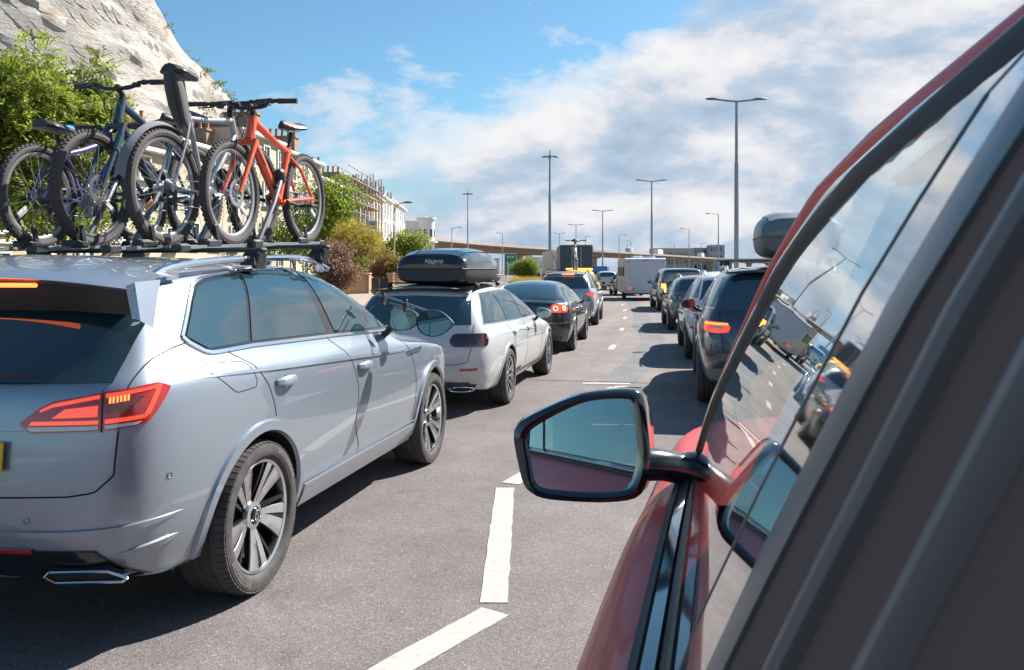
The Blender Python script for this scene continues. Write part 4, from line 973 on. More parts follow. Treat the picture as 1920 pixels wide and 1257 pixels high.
    # front door glass: columns from B-pillar to A-pillar
    I = curve([(a, b, 0) for a, b in inner], 40)
    for sg in (-1, 1):
        grid = []
        for i in range(41):
            if i == 0: top = (line1(1.703)-.006, 1.703)
            else: top = (I[40-i].x, I[40-i].y)
            if top[0] < line1(top[1])-.006: top = (line1(top[1])-.006, top[1])
            t = i/40; bot = (lerp(line1(1.236)-.006, 1.622, t), 1.236)
            grid.append([(lerp(bot[0], top[0], k/14), lerp(bot[1], top[1]+.004, k/14)) for k in range(15)])
        panel('front_window', grid, M_win, .004, sg=sg)
        grid = [[(lerp(.10, -.78, i/12)+(z-1.236)*(-.10 if i < 12 else .28), z) for z in [lerp(1.236, 1.705-.02*(i/12)**2, k/8) for k in range(9)]] for i in range(13)]
        panel('rear_window', grid, M_win, .004, sg=sg)
        def strip(name, f0, f1, m, out=.004, parent=None, z0=1.232, z1=1.712, hump=0.0):
            b = MB(); G = []
            for k in range(15):
                z = lerp(z0, z1, k/14); a, d = f0(z), f1(z)
                G.append([S(d, z, -.03, sg), S(d, z, out, sg), S(lerp(d, a, .25), z, out+hump, sg), S(lerp(d, a, .75), z, out+hump, sg), S(a, z, out, sg), S(a, z, -.03, sg)])
            b.sheet(G); o = b.build(name, m, parent or ro, True, sharp=45); fixn(o); return o
        bp = strip('pillar_panel', lambda z: line1(z)-.0088, p2, mat('pillar_gloss', (.05, .055, .06), .03, coat=1, ior=1.9), .003)
        strip('window_rubber', lambda z: line1(z)-.0045, lambda z: line1(z)-.0092, mat('slim_seal', (.07, .068, .072), .5), .0032, bp, hump=.0004)
        strip('pillar_band', p2, lambda z: p2(z)-.036, mat('grey_blue_trim', (.09, .10, .115), .38), .006, bp, hump=.001)
        strip('pillar_trim', lambda z: p2(z)-.036, lambda z: .178+(1.62-z)*.42, M_matte, .004, bp)
        strip('door_seal', lambda z: .179+(1.62-z)*.42, lambda z: .168+(1.62-z)*.42, mat('seal_sheen', (.13, .125, .135), .5), .007, bp, hump=.002)
        strip('rear_door_frame', lambda z: .168+(1.62-z)*.42, lambda z: .133+(1.586-z)*.30, M_matte, .003, bp)
        strip('frame_edge', lambda z: .133+(1.586-z)*.30, lambda z: .124+(1.586-z)*.30, mat('seal_sheen', (.13, .125, .135), .5), .006, bp, hump=.003)
        strip('rear_door_frame', lambda z: .124+(1.586-z)*.30, lambda z: -.02+(1.586-z)*.10, M_matte, .003, bp)
        # black cant rail / A-pillar moulding swept along the glass edge, then the red roof rail outside it
        path = [(1.76, 1.14)]+inner+[(0.1, 1.712), (-.3, 1.712), (-.75, 1.700), (-1.10, 1.62), (-1.22, 1.50)]
        C = curve([(a, b, 0) for a, b in path], 90)
        def sweep(name, w0, w1, o0, o1, hump, m, parent=None):
            b = MB(); G = []
            for i, q in enumerate(C):
                t = (C[min(i+1, 89)]-C[max(i-1, 0)]).normalized(); u = Vector((-t.y, t.x, 0)); u = -u if u.y < 0 and u.x > -.3 else u
                if u.y < 0: u = -u
                rowp = []
                for k in range(9):
                    s2 = k/8; tp = 1 if q.x < .55 else max(.2, 1-(q.x-.55)*.9); w = lerp(w0, w1 if w0 < .03 else w0+(w1-w0)*tp, s2); a = q+u*w
                    rowp.append(S(a.x, a.y, lerp(o0, o1, s2)+hump*(tp if w0 > .03 else 1)*math.sin(PI*s2), sg))
                G.append(rowp)
            b.sheet(G); o = b.build(name, m, parent or ro, True, sharp=50); fixn(o); return o
        am = sweep('roof_frame_moulding', -.006, .026, -.003, .002, .007, M_sat)
        sweep('gutter_strip', .026, .040, .002, .006, .002, mat('gutter_gloss', (.10, .11, .13), .1, coat=1), am)
        sweep('red_roof_rail', .040, .066, .006, .0, .014, M_red, am)
    # roof panel, windscreen, tail window
    yr = [lerp(-1.0, .78, i/20) for i in range(21)]
    b = MB(); G = []
    for y in yr:
        ze = 1.742-.02*max(0, (y-.2)/.6)**2-.03*max(0, (-y-.4)/.6)**2; xe = .70
        G.append([Vector((lerp(-xe, xe, j/16), y+dY+.10*(1-(2*j/16-1)**2)*(1 if y > .5 else 0), ze+.075*(1-abs(2*j/16-1)**2.4))) for j in range(17)])
    b.sheet(G); b.sheet([[q-Vector((0, 0, .03)) for q in rw] for rw in G][::-1]); rf = b.build('roof_panel', M_red, ro, True, sharp=60)
    b = MB(); b.sheet([[q-Vector((0, 0, .036)) for q in rw] for rw in G]); b.build('headlining', mat('headlining', (.12, .12, .12), .9), rf, True)
    def across(name, A, B2, m, bow0, bow1, k=12):
        b = MB(); G = []
        for i in range(k+1):
            t = i/k; rw = []
            for j in range(17):
                s2 = 2*j/16-1; x = lerp(A[0], B2[0], t)*s2; rw.append(Vector((x, lerp(A[1], B2[1], t)+dY+lerp(bow0, bow1, t)*(1-s2*s2), lerp(A[2], B2[2], t)+.02*(1-s2*s2))))
            G.append(rw)
        b.sheet(G); o = b.build(name, m, ro, True); return o
    across('windscreen', (.80, 1.66, 1.215), (.68, .84, 1.705), M_win, .16, .10)
    across('tail_window', (.76, -1.36, 1.22), (.66, -1.02, 1.70), M_glass2, -.10, -.05)
    # belt mouldings on the door top
    for (x, w, h, m) in ((.898, .014, .005, M_seal), (.914, .020, .006, mat('belt_gloss', (.05, .06, .075), .08, coat=1)), (.930, .013, .004, M_seal)):
        c.ribbon('belt_moulding', [(x, -.80+dY), (x, .3+dY), (x, 1.2+dY), (x-.004, 1.66+dY)], w, m, 'T', h=h, n=60, fn=curve)
    for y in (1.70, .20, -.72):
        c.ribbon('door_shut_line', [(y+dY, 1.17), (y+dY, .9), (y+dY-.02, .46)], .006, M_seam, n=30, fn=curve)
    c.arch_lip(M_black, .06, .012)
    c.handle(.42+dY, 1.02, M_red, .2); c.handle(-.50+dY, 1.02, M_red, .2)
    c.ribbon('bonnet_shut_line', [(1.80+dY, 1.135), (2.3+dY, 1.10), (2.8+dY, 1.0)], .007, M_seam, n=30)
    for sg in (1, -1):
        c.patch('headlight', [(20, .82), (72, .86)], [(15, .90), (72, .95)], M_clear, 'K', n=12, k=4, off=.006, sides=(sg,))
        c.patch('tail_light', [(15, .95), (60, .95)], [(15, 1.07), (60, 1.07)], M_redlens, 'C', n=12, k=4, off=.006, sides=(sg,))
    c.patch('grille', [(-.5, .72), (.5, .72)], [(-.5, .90), (.5, .90)], M_gloss, 'F', n=12, k=3, off=.006, sides=(1,))
    wheel_set(r, p, 'twin5', M_alloy, nseg=40)
    # ---- cabin
    M_seat = mat('dark_seat', (.035, .034, .036), .75, bump=.1, bscale=300); M_trim = mat('cabin_trim', (.022, .022, .024), .7)
    b = MB(); b.box((0, .3+dY, .42), (1.70, 2.7, .06)); b.build('cabin_floor', M_trim, ro)
    b = MB(); b.sheet([[Vector((x, 1.32+dY-.12*abs(x)+d*.0, z)) for x in (-.84, -.5, 0, .5, .84)] for z, d in ((.6, 0), (1.05, 0))]); b.sheet([[Vector((x, y+dY-.10*abs(x), z)) for x in (-.84, -.5, 0, .5, .84)] for y, z in ((1.32, 1.05), (1.22, 1.13), (1.40, 1.175), (1.72, 1.185))]); b.build('dashboard', M_trim, ro, True)
    for sg in (-1, 1):
        b = MB(); b.sheet([[Vector((sg*(.84-.0*z), y+dY, z)) for z in (.5, .8, 1.1, 1.23)] for y in (-1.2, -.4, .4, 1.2, 1.55)]); b.build('door_card', M_trim, ro)
        for y0, nm in ((.28, 'front_seat'), (-.62, 'rear_seat')):
            G = []
            for (z, wd, dp, yo) in ((.55, .24, .09, .02), (.75, .26, .10, -.01), (1.0, .25, .085, -.07), (1.2, .20, .065, -.12), (1.27, .15, .045, -.135)):
                G.append([Vector((sg*.40+wd*max(-1, min(1, 1.2*math.cos(a))), y0+dY+yo+dp*math.sin(a), z)) for a in [2*PI*j/16 for j in range(17)]])
            b = MB(); b.sheet(G); b.add(G[-1][:-1], [tuple(range(16))]); b.box((sg*.40, y0+dY+.26, .58), (.52, .52, .18), bev=.05); se = b.build(nm, M_seat, ro, True, sharp=50); fixn(se)
            b = MB(); b.box((sg*.40, y0+dY-.165, 1.40), (.27, .10, .18), (-.15, 0, 0), bev=.045); 
            for k in (-.05, .05): b.tube([(sg*.40+k, y0+dY-.14, 1.24), (sg*.40+k, y0+dY-.16, 1.34)], .007, 6)
            b.build('headrest', M_seat, se, True, sharp=50)
    n = 28; G = [[Vector((.40+.185*math.cos(2*PI*i/n), 1.06+dY+.08*math.sin(2*PI*i/n)-.0, 1.02+.165*math.sin(2*PI*i/n)))] for i in range(n)]
    b = MB(); b.tube([g[0] for g in G], .016, 8, closed=True); b.box((.40, 1.07+dY, 1.02), (.12, .05, .09), bev=.02); b.box((.40, 1.07+dY, 1.02), (.34, .02, .03)); b.build('steering_wheel', M_trim, ro, True)
    # ---- left door mirror (outline in metres about its middle, seen from behind)
    k = 1.55/1596; ctr = Vector((-1.096, 1.50+dY, 1.300))
    out = [(965, 822), (968, 803), (985, 784), (1060, 748), (1112, 735), (1180, 731), (1203, 744), (1212, 800), (1216, 868), (1206, 914), (1184, 934), (1120, 940), (1030, 935), (998, 922), (984, 905), (973, 865)]
    gl = [(990, 822), (1000, 806), (1050, 776), (1105, 754), (1172, 750), (1186, 762), (1192, 800), (1197, 852), (1186, 900), (1168, 919), (1100, 923), (1028, 917), (1008, 908), (1002, 890), (996, 858), (992, 838)]
    cv = lambda L, m: [Vector(((q.x-1090)*k, 0, (835-q.y)*k)) for q in curve([(a, b2, 0) for a, b2 in L], m, True)][:-1]
    o1, g1 = cv(out, 65), cv(gl, 65)
    nrm = Vector((.25, -.965, .075)).normalized()
    def tilt(q, off=0.0): return Vector((q.x, -(nrm.x*q.x+nrm.z*q.z)/nrm.y*.8+off, q.z))
    rings = [[tilt(q, .030) for q in g1], [tilt(q, .012) for q in g1], [tilt(q*1.012, .0) for q in g1], [tilt(b2.lerp(a, .45), -.010) for a, b2 in zip(o1, g1)], [tilt(b2.lerp(a, .9), -.006) for a, b2 in zip(o1, g1)], [tilt(q, .006) for q in o1], [tilt(q*1.004, .02) for q in o1]]
    for t in (.3, .6, .85, .97, 1.0):
        rings.append([tilt(q*(1-t**3.0*.62)+Vector((.02*t, 0, -.012*t)), .02+.12*t) for q in o1])
    b = MB(); b.sheet([[q+ctr for q in rw+[rw[0]]] for rw in rings]); L = len(b.v); b.add([q+ctr for q in rings[-1]], [tuple(range(64))])
    mo = b.build('door_mirror', mat('mirror_shell_gloss', (.022, .024, .030), .14, coat=.8), ro, True, sharp=55); fixn(mo)
    b = MB(); cc = sum(g1, Vector())/64; e = Matrix(((1, 0, 0), (0, 1, 0), (0, 0, 1)))
    b.add([tilt(q*1.003, .018)+ctr for q in g1], [tuple(range(64))])
    gl_o = b.build('mirror_glass', mat('door_mirror_glass', (.74, .82, .82), .0, 1.0), mo)
    # make the glass truly flat at its own tilt
    for v in gl_o.data.vertices:
        q = v.co-ctr; v.co = ctr+Vector((q.x, .012-(nrm.x*q.x+nrm.z*q.z)/nrm.y, q.z))
    b = MB(); b.tube(curve([(-.995, 1.545+dY, 1.262), (-.96, 1.565+dY, 1.258), (-.925, 1.60+dY, 1.245), (-.88, 1.62+dY, 1.24)], 10), [.034, .033, .032, .031, .031, .031, .032, .034, .036, .04], 12)
    b.xf(Matrix.Translation((0, 0, 1.25)) @ Matrix.Diagonal((1, 1, .95, 1)) @ Matrix.Translation((0, 0, -1.25)))
    b.build('mirror_arm', mat('arm_gloss', (.03, .033, .04), .2, coat=.6), mo, True)
    b = MB(); b.box((-1.218, 1.535+dY, 1.312), (.012, .05, .03), (0, 0, .3), bev=.004); b.build('mirror_indicator', M_clear, mo)
    b = MB(); b.lathe([(-.006, .004), (0, .0055), (.005, .004), (.006, 0)], 10, 'x', (-1.212, 1.52+dY, 1.262)); b.build('mirror_camera', M_black, mo, True)
    door_mirror(r, (1.13, 1.52+dY, 1.29), 1, M_gloss, 1.1)
    return c
red_suv = build_red_suv()
# ------------------------------------------------------------------ the other vehicles in the queue
def interp(L, y):
    L = sorted(L)
    if y <= L[0][0]: return L[0][1]
    for (a, za), (b, zb) in zip(L, L[1:]):
        if y <= b: return lerp(za, zb, (y-a)/(b-a)) if b > a else zb
    return L[-1][1]
def finish(c, dlo, lamp=None, glass=None, rear=None, trim=None, style='twin5', shut=True, handles=True, wheel_m=None, plate=True, plate_z=None, seams=None, mirror_m=None, level=1, hat=.05, lampm=None, mirrors=True, nseg=40, txt='', roof_drop=.055):
    p = c.p; g = glass or M_glass; r = c.root; tm = trim or M_gloss
    yrb, yrt, yC, yB, yft, yfb = dlo
    lo4 = [(q['p'][4][1], q['p'][4][2]) for q in c.ST]; hi6 = [(q['p'][6][1], q['p'][6][2]) for q in c.ST]
    zl = lambda y: interp(lo4, y)+.022; zt = lambda y: interp(hi6, min(max(y, yrt), yft))-roof_drop
    def zh(y):
        if y < yrt: return lerp(zl(yrb), zt(yrt), ((y-yrb)/(yrt-yrb))**.7 if yrt > yrb else 1)
        if y > yft: return lerp(zt(yft), zl(yfb), ((y-yft)/(yfb-yft))**1.06)
        return zt(y)
    ys = [lerp(yrb, yfb, i/40) for i in range(41)]
    c.patch('window_surround', [(y, zl(y)) for y in ys], [(y, zh(y)) for y in ys], M_gloss, n=44, k=8, off=.002)
    cuts = [yrb+.03, yC, yB, yfb-.05]; w2 = .022
    for i in range(3):
        a, b = cuts[i], cuts[i+1]
        if b-a < .12: continue
        yy = [lerp(a+(w2 if i else 0), b-(w2 if i < 2 else 0), k/14) for k in range(15)]
        c.patch('window_pane', [(y, zl(y)+.014) for y in yy], [(y, max(zl(y)+.016, zh(y)-.016)) for y in yy], g, n=16, k=8, off=.006)
    if trim is not None:
        c.ribbon('window_trim', [(y, zl(y)-.004) for y in ys], .016, tm, h=.005, n=44)
        c.ribbon('window_trim', [(y, zh(y)+.004) for y in ys], .014, tm, h=.005, n=44)
    rz0, rz1, rx0, rx1 = rear
    c.patch('rear_window', [(-rx0, rz0+.01), (0, rz0), (rx0, rz0+.01)], [(-rx1, rz1), (0, rz1+.02), (rx1, rz1)], g, 'B', n=20, k=6, off=.005, sides=(1,))
    c.patch('windscreen', [(-p['w']*.60, p['ywt']+.10), (0, p['ywt']+.16), (p['w']*.60, p['ywt']+.10)], [(-p['w']*.66, p['ywb']-.10), (0, p['ywb']+.12), (p['w']*.66, p['ywb']-.10)], g, 'T', n=14, k=6, off=.003, sides=(1,))
    L = {}
    if lamp:
        a0, a1, z0, z1, tilt = lamp
        for sg in (1, -1):
            L[sg] = c.patch('tail_light', [(a0, lerp(z0, z1, .42)), (lerp(a0, a1, .05), lerp(z0, z1, .12)), (lerp(a0, a1, .14), z0), (lerp(a0, a1, .5), z0-.004), (lerp(a0, a1, .86), z0+tilt*.6), (lerp(a0, a1, .96), lerp(z0, z1, .18)+tilt*.6), (a1, lerp(z0, z1, .5)+tilt*.5)], [(a0, lerp(z0, z1, .5)), (lerp(a0, a1, .04), lerp(z0, z1, .86)-tilt*.3), (lerp(a0, a1, .12), z1-tilt*.3), (lerp(a0, a1, .5), z1), (lerp(a0, a1, .88), z1+tilt*.2), (lerp(a0, a1, .97), lerp(z0, z1, .86)+tilt*.3), (a1, lerp(z0, z1, .56)+tilt*.5)], lampm or M_redlens, 'C', n=20, k=5, off=.007, sides=(sg,), fn=curve)[0]
    zb, zs, wb = p['zb'], p['zs'], p['wb']
    for y in (yC-.10, yB+.0, min(yfb+.02, wb-.48)):
        pts = [(y+.02, zl(y)-.03), (y+.06, lerp(zl(y), zs, .35)), (y+.06, lerp(zl(y), zs, .6)), (y+.03, zs+.15)]
        if abs(y-.0) < p['ra']+.1: pts = [(y+.02, zl(y)-.03), (max(y, p['ra']*.6)+.03, zl(y)-.22), (p['ra']*.86, p['rw']+p['ra']*.62)]
        c.ribbon('door_shut_line', pts, .008, M_seam, n=24, fn=curve)
    if handles:
        for y in (yC+.22, yB+.20): c.handle(y, zl(y)-.14, c.m, .19)
    c.ribbon('tailgate_shut_line', seams or [(p['w']*.74, zl(yrb)), (p['w']*.74, lerp(zl(yrb), zs, .3)), (p['w']*.70, lerp(zl(yrb), zs, .52)), (p['w']*.6, lerp(zl(yrb), zs, .56)), (0, lerp(zl(yrb), zs, .57))], .009, M_seam, 'B', n=40)
    c.ribbon('shoulder_crease', [(-p['ro']+.42, zl(0)-.13), (.4, zl(.4)-.13), (wb-.5, zl(wb-.5)-.15)], .022, c.m, h=.005, n=40, taper=True)
    c.patch('rear_valance', [(-p['w']*.72, zs+.05), (0, zs+.04), (p['w']*.72, zs+.05)], [(-p['w']*.70, zs+.14), (0, zs+.16), (p['w']*.70, zs+.14)], M_black, 'B', n=14, k=3, off=.008, sides=(1,))
    if plate: number_plate(c, plate_z or lerp(zb, zs, .42), txt=txt)
    c.arch_lip(c.m, .04, .008)
    for sg in (1, -1):
        if mirrors: door_mirror(r, (sg*(p['w']+.085), yfb-.30, zl(yfb)+.055), sg, mirror_m or c.m, .95, w=.21, h=.145)
        c.patch('headlight', [(10, p['zh']-.20), (70, p['zh']-.16)], [(10, p['zh']-.10), (74, p['zh']-.05)], M_clear, 'K', n=12, k=3, off=.005, sides=(sg,))
    c.patch('grille', [(-.45, p['zh']-.34), (.45, p['zh']-.34)], [(-.45, p['zh']-.14), (.45, p['zh']-.14)], M_gloss, 'F', n=10, k=2, off=.006, sides=(1,))
    wheel_set(r, p, style, wheel_m or M_alloy, nseg=nseg)
    return L
def rails(c, m, y0, y1, x, z, h=.04):
    for sg in (1, -1):
        b = MB(); b.tube(curve([(sg*x, y0, z-.03), (sg*x, y0+.12, z+h*.7), (sg*x, (y0+y1)/2, z+h), (sg*x, y1-.15, z+h*.7), (sg*x, y1, z-.035)], 16), .016, 8); b.build('roof_rail', m, c.root, True)
def shark_fin(c, y):
    M = c.frame('T', 0, y); z = M.translation.z; b = MB(); b.add([(-.018, y-.07, z-.005), (.018, y-.07, z-.005), (.018, y+.09, z-.005), (-.018, y+.09, z-.005), (0, y-.07, z+.055), (0, y-.03, z+.05)], [(0, 1, 4), (1, 2, 5, 4), (2, 3, 5), (3, 0, 4, 5)]); b.build('roof_aerial', c.m, c.root)

M_pearl = paint('white_paint', (.54, .555, .56), .0, .3)
M_navy = paint('dark_navy_paint', (.022, .030, .045), .35, .32)
M_blackp = paint('black_blue_paint', (.050, .075, .105), .55, .28)
M_silver2 = paint('bright_silver_paint', (.46, .48, .51), .45, .34)
M_greyp = paint('grey_paint', (.16, .17, .18), .5, .34)

def build_white_estate():
    p = dict(w=.93, wb=2.94, ro=1.12, fo=.88, zs=.23, zb=.965, zbr=.985, zbf=.945, zr=1.395, crown=.055, xb=.865, xr=.62, ywt=1.30, ywb=2.25, zc=.965, zh=.80, yrt=-.70, yrb=-.97, rw=.335, ra=.375, tw=.235, rim=.235, cx=.50, bulge_r=.16)
    c = Car('estate_car', 'white estate car with a black roof box, ahead of the silver SUV', (-3.05, 10.06, 0), .005, p, M_pearl, levels=3)
    finish(c, (-.78, -.42, .10, 1.02, 1.22, 2.16), (-6, 58, .765, .905, .0), trim=M_chrome, rear=(.99, 1.30, .66, .60), style='multi10', wheel_m=M_alloy, plate=False, glass=M_glass, lampm=M_reddark, nseg=56, handles=True)
    r = c.root
    c.patch('tinted_roof', [(-.58, -.55), (.58, -.55)], [(-.57, 1.25), (.57, 1.25)], M_gloss, 'T', n=14, k=12, off=.004, sides=(1,))
    b = MB(); b.sheet([[Vector((x, -.72-.10*(1-(x/.6)**2)-d, 1.405-.02*(x/.6)**2-.010*k)) for k, d in ((0, -.16), (.6, 0), (2, -.01), (3, -.1))] for x in [lerp(-.60, .60, i/14) for i in range(15)]]); o = b.build('roof_spoiler', M_gloss, r, True, sharp=50); fixn(o)
    for sg in (1, -1):
        c.patch('bumper_reflector', [(8, .50), (34, .505)], [(8, .525), (34, .53)], M_redlens, 'C', n=10, k=1, off=.006, sides=(sg,))
        M = c.frame('C', 10, .295, sg); b = MB(); pts = [Vector((.14*math.cos(a), .042*math.sin(a), .012)) for a in [2*PI*i/24 for i in range(24)]]; b.tube(pts, .006, 6, closed=True); b.xf(M); t = b.build('exhaust_trim', M_chrome, r, True)
        b = MB(); b.add([q*.98 for q in pts], [tuple(range(24))]); b.xf(M); b.build('exhaust_opening', M_under, t)
        c.patch('bumper_vent', [(2, .235), (30, .245)], [(0, .35), (36, .345)], M_black, 'C', n=12, k=3, off=.006, sides=(sg,))
        L = len(c.root.children)
    c.ribbon('side_stripe', [(.45, .315), (2.48, .315)], .055, mat('stripe_grey', (.10, .09, .09), .5), h=.002, n=20)
    for k in range(6): c.ribbon('stripe_mark', [(.50+.055*k, .335), (.52+.055*k, .375)], .02, mat('stripe_grey', (.10, .09, .09), .5), h=.003, n=4)
    for y in (-.2, .95):
        b = MB(); b.box((0, y, 1.452), (1.10, .06, .018), bev=.007); cb = b.build('cross_bar', M_black, r)
        for sg in (1, -1): b = MB(); b.box((sg*.55, y, 1.425), (.05, .09, .05), bev=.012); b.build('bar_foot', M_black, cb)
    return c
white_estate = build_white_estate()
def roof_box(label, loc, W, L, H, m, m_low, txt=None, rz=0.0):
    t = thing('roof_box', label, 'roof box', loc, rz); G = []
    prof = [(0, .88, .55, .10), (.03, .96, .80, .04), (.12, 1.0, .93, .01), (.35, 1.0, 1.0, 0), (.55, .97, .99, .0), (.75, .86, .84, .0), (.9, .68, .60, .04), (.97, .50, .42, .10), (1.0, .30, .30, .16)]
    def ring(u, w, h, zb, m):
        out = []
        for j in range(m+1):
            a = 2*PI*j/m; ca, sa = math.cos(a), math.sin(a); e = 3.4 if sa > 0 else 5.0; rr = (abs(ca)**e+abs(sa)**e)**(-1/e)
            zc = H*.42; z = zc+(rr*sa)*((H*h-zc) if sa > 0 else (zc-H*zb)); x = rr*ca*W/2*w*(1-(.07 if sa > 0 else .10)*abs(sa)**2)
            out.append(Vector((x, u*L-L*.0, z)))
        return out
    U = []
    for i in range(len(prof)-1):
        for k in range(4): U.append(tuple(lerp(a, b, k/4) for a, b in zip(prof[i], prof[i+1])))
    U.append(prof[-1])
    R = [ring(*u, 40) for u in U]
    b = MB(); b.sheet([r[0:21] for r in R]); b.add([Vector(q) for q in R[0][0:21]], [tuple(range(21))]); b.add(R[-1][0:21], [tuple(range(21))[::-1]]); lid = b.build('lid', m, t, True, sharp=70); fixn(lid)
    b = MB(); b.sheet([r[20:41] for r in R]); b.add(R[0][20:41], [tuple(range(21))]); b.add(R[-1][20:41], [tuple(range(21))[::-1]]); lo = b.build('base', m_low, t, True, sharp=60); fixn(lo)
    b = MB(); b.tube([r[0]+Vector((.004, 0, 0)) for r in R], .008, 6); b.tube([r[20]-Vector((.004, 0, 0)) for r in R], .008, 6); b.tube([q+Vector((0, -.003, 0)) for q in [R[0][0], R[0][20]]], .008, 6); b.build('seam_lip', m_low, t, True)
    b = MB(); b.sheet([[q*1.0+Vector((0, 0, .006)) for q in r[5:8]] for r in R[3:24]]); o = b.build('lid_ridge', m, lid, True)
    b = MB(); b.sheet([[q*1.0+Vector((0, 0, .006)) for q in r[13:16]] for r in R[3:24]]); o = b.build('lid_ridge', m, lid, True)
    if txt:
        M = Matrix(((1, 0, 0, .05), (0, .25, -1, -.008), (0, 1, 0, H*.62), (0, 0, 0, 1))); lettering('box_lettering', txt, .082, M_white, lid, M, .25, 1.08)
    return t
roof_box('black roof box with white lettering on the white estate car', (-3.00, 9.58, 1.435), .90, 2.3, .45, mat('box_gloss_black', (.014, .022, .027), .18, coat=.7), M_black, 'Hapro', -.02)

def build_dark_saloon():
    p = dict(w=.92, wb=2.71, ro=1.14, fo=.95, zs=.22, zb=.93, zbr=.965, zbf=.92, zr=1.33, crown=.06, xb=.85, xr=.56, ywt=1.28, ywb=2.12, zc=.95, zh=.78, yrt=.10, yrb=-.5, ybl=-.62, zd=1.0, saloon=True, mids=(.9,), rw=.32, ra=.355, tw=.225, rim=.225, cx=.48, bulge_r=.13)
    c = Car('saloon_car', 'dark navy saloon with paired round brake lights, ahead of the white estate', (-3.17, 16.92, 0), .035, p, M_navy, levels=3)
    L = finish(c, (-.50, .12, .30, 1.0, 1.2, 2.06), (8, 60, .80, .955, .0), trim=M_chrome, rear=(1.035, 1.29, .60, .50), plate_z=.62, style='multi10', lampm=M_redlit, mirror_m=M_navy, txt='')
    for sg in (1, -1):
        for a, lit in ((20, 0), (44, 1)):
            M = c.frame('C', a, .878, sg); b = MB(); b.lathe([(.008, .050), (.012, .048), (.012, .036), (.008, .034)], 24, 'z'); b.xf(M); o = b.build('lamp_ring', mat('lamp_ring', (.9, .55, .45), .3, emit=(1, .45, .3), estr=1.2), L[sg], True)
            b = MB(); b.lathe([(.009, .026), (.010, .016), (.011, 0)], 20, 'z'); b.xf(M); b.build('lamp_core', M_amberlit if lit else M_clear, L[sg], True)
    c.ribbon('bumper_strip', [(a, .60) for a in range(-50, 66, 6)], .020, M_chrome, 'C', h=.007, n=40)
    c.patch('bumper_lower', [(-.72, .25), (.72, .25)], [(-.74, .34), (.74, .34)], M_black, 'B', n=14, k=3, off=.009, sides=(1,))
build_dark_saloon()
def build_silver_mpv():
    p = dict(w=.93, wb=2.85, ro=1.0, fo=.92, zs=.24, zb=1.02, zbr=1.06, zbf=1.0, zr=1.50, crown=.055, xb=.86, xr=.60, ywt=1.45, ywb=2.35, zc=1.02, zh=.86, yrt=-.68, yrb=-.86, rw=.335, ra=.375, tw=.225, rim=.235, cx=.50, bulge_r=.14)
    c = Car('estate_car', 'silver estate with one bicycle upright on its roof, ahead of the navy saloon', (-3.55, 24.75, 0), .062, p, M_silver2, levels=2)
    L = finish(c, (-.72, -.36, .12, 1.0, 1.35, 2.26), (16, 62, .86, .97, .04), trim=M_chrome, rear=(1.06, 1.38, .68, .62), plate_z=.72, style='twin5', lampm=M_redlit)
    rails(c, M_black, -.45, 1.35, .57, 1.52)
    b = MB(); b.sheet([[Vector((x, -.70-.10*(1-(x/.58)**2)-d, 1.505-.02*(x/.58)**2-.010*k)) for k, d in ((0, -.16), (.6, .03), (2.4, .02), (3, -.1))] for x in [lerp(-.58, .58, i/14) for i in range(15)]]); o = b.build('roof_spoiler', M_silver2, c.root, True, sharp=50); fixn(o)
    b = MB(); b.box((.10, -.835, 1.475), (.36, .03, .03), bev=.008); b.build('high_brake_light', M_brake, o)
    c.ribbon('bumper_strip', [(a, .36) for a in range(-50, 66, 6)], .05, mat('pale_trim', (.5, .5, .5), .4), 'C', h=.008, n=40)
    for sg in (1, -1): c.patch('bumper_reflector', [(14, .47), (36, .47)], [(14, .50), (36, .50)], M_redlens, 'C', n=8, k=1, off=.005, sides=(sg,))
    for y in (.0, .85):
        b = MB(); b.box((0, y, 1.60), (1.2, .06, .022), bev=.008); b.build('cross_bar', M_black, c.root)
build_silver_mpv()
bike('bicycle', 'single dark bicycle standing on the silver estate roof, against the dark lorry', -3.30, 24.45, 1.575, 1, .34, 1.05, mat('pinkgrey_frame_paint', (.30, .24, .27), .35, .3), M_blk, M_rimg, hs=.56, ss=.55, small=True, fat=1.0, bar=.62, knob=False).rotation_euler = (0, 0, .065)

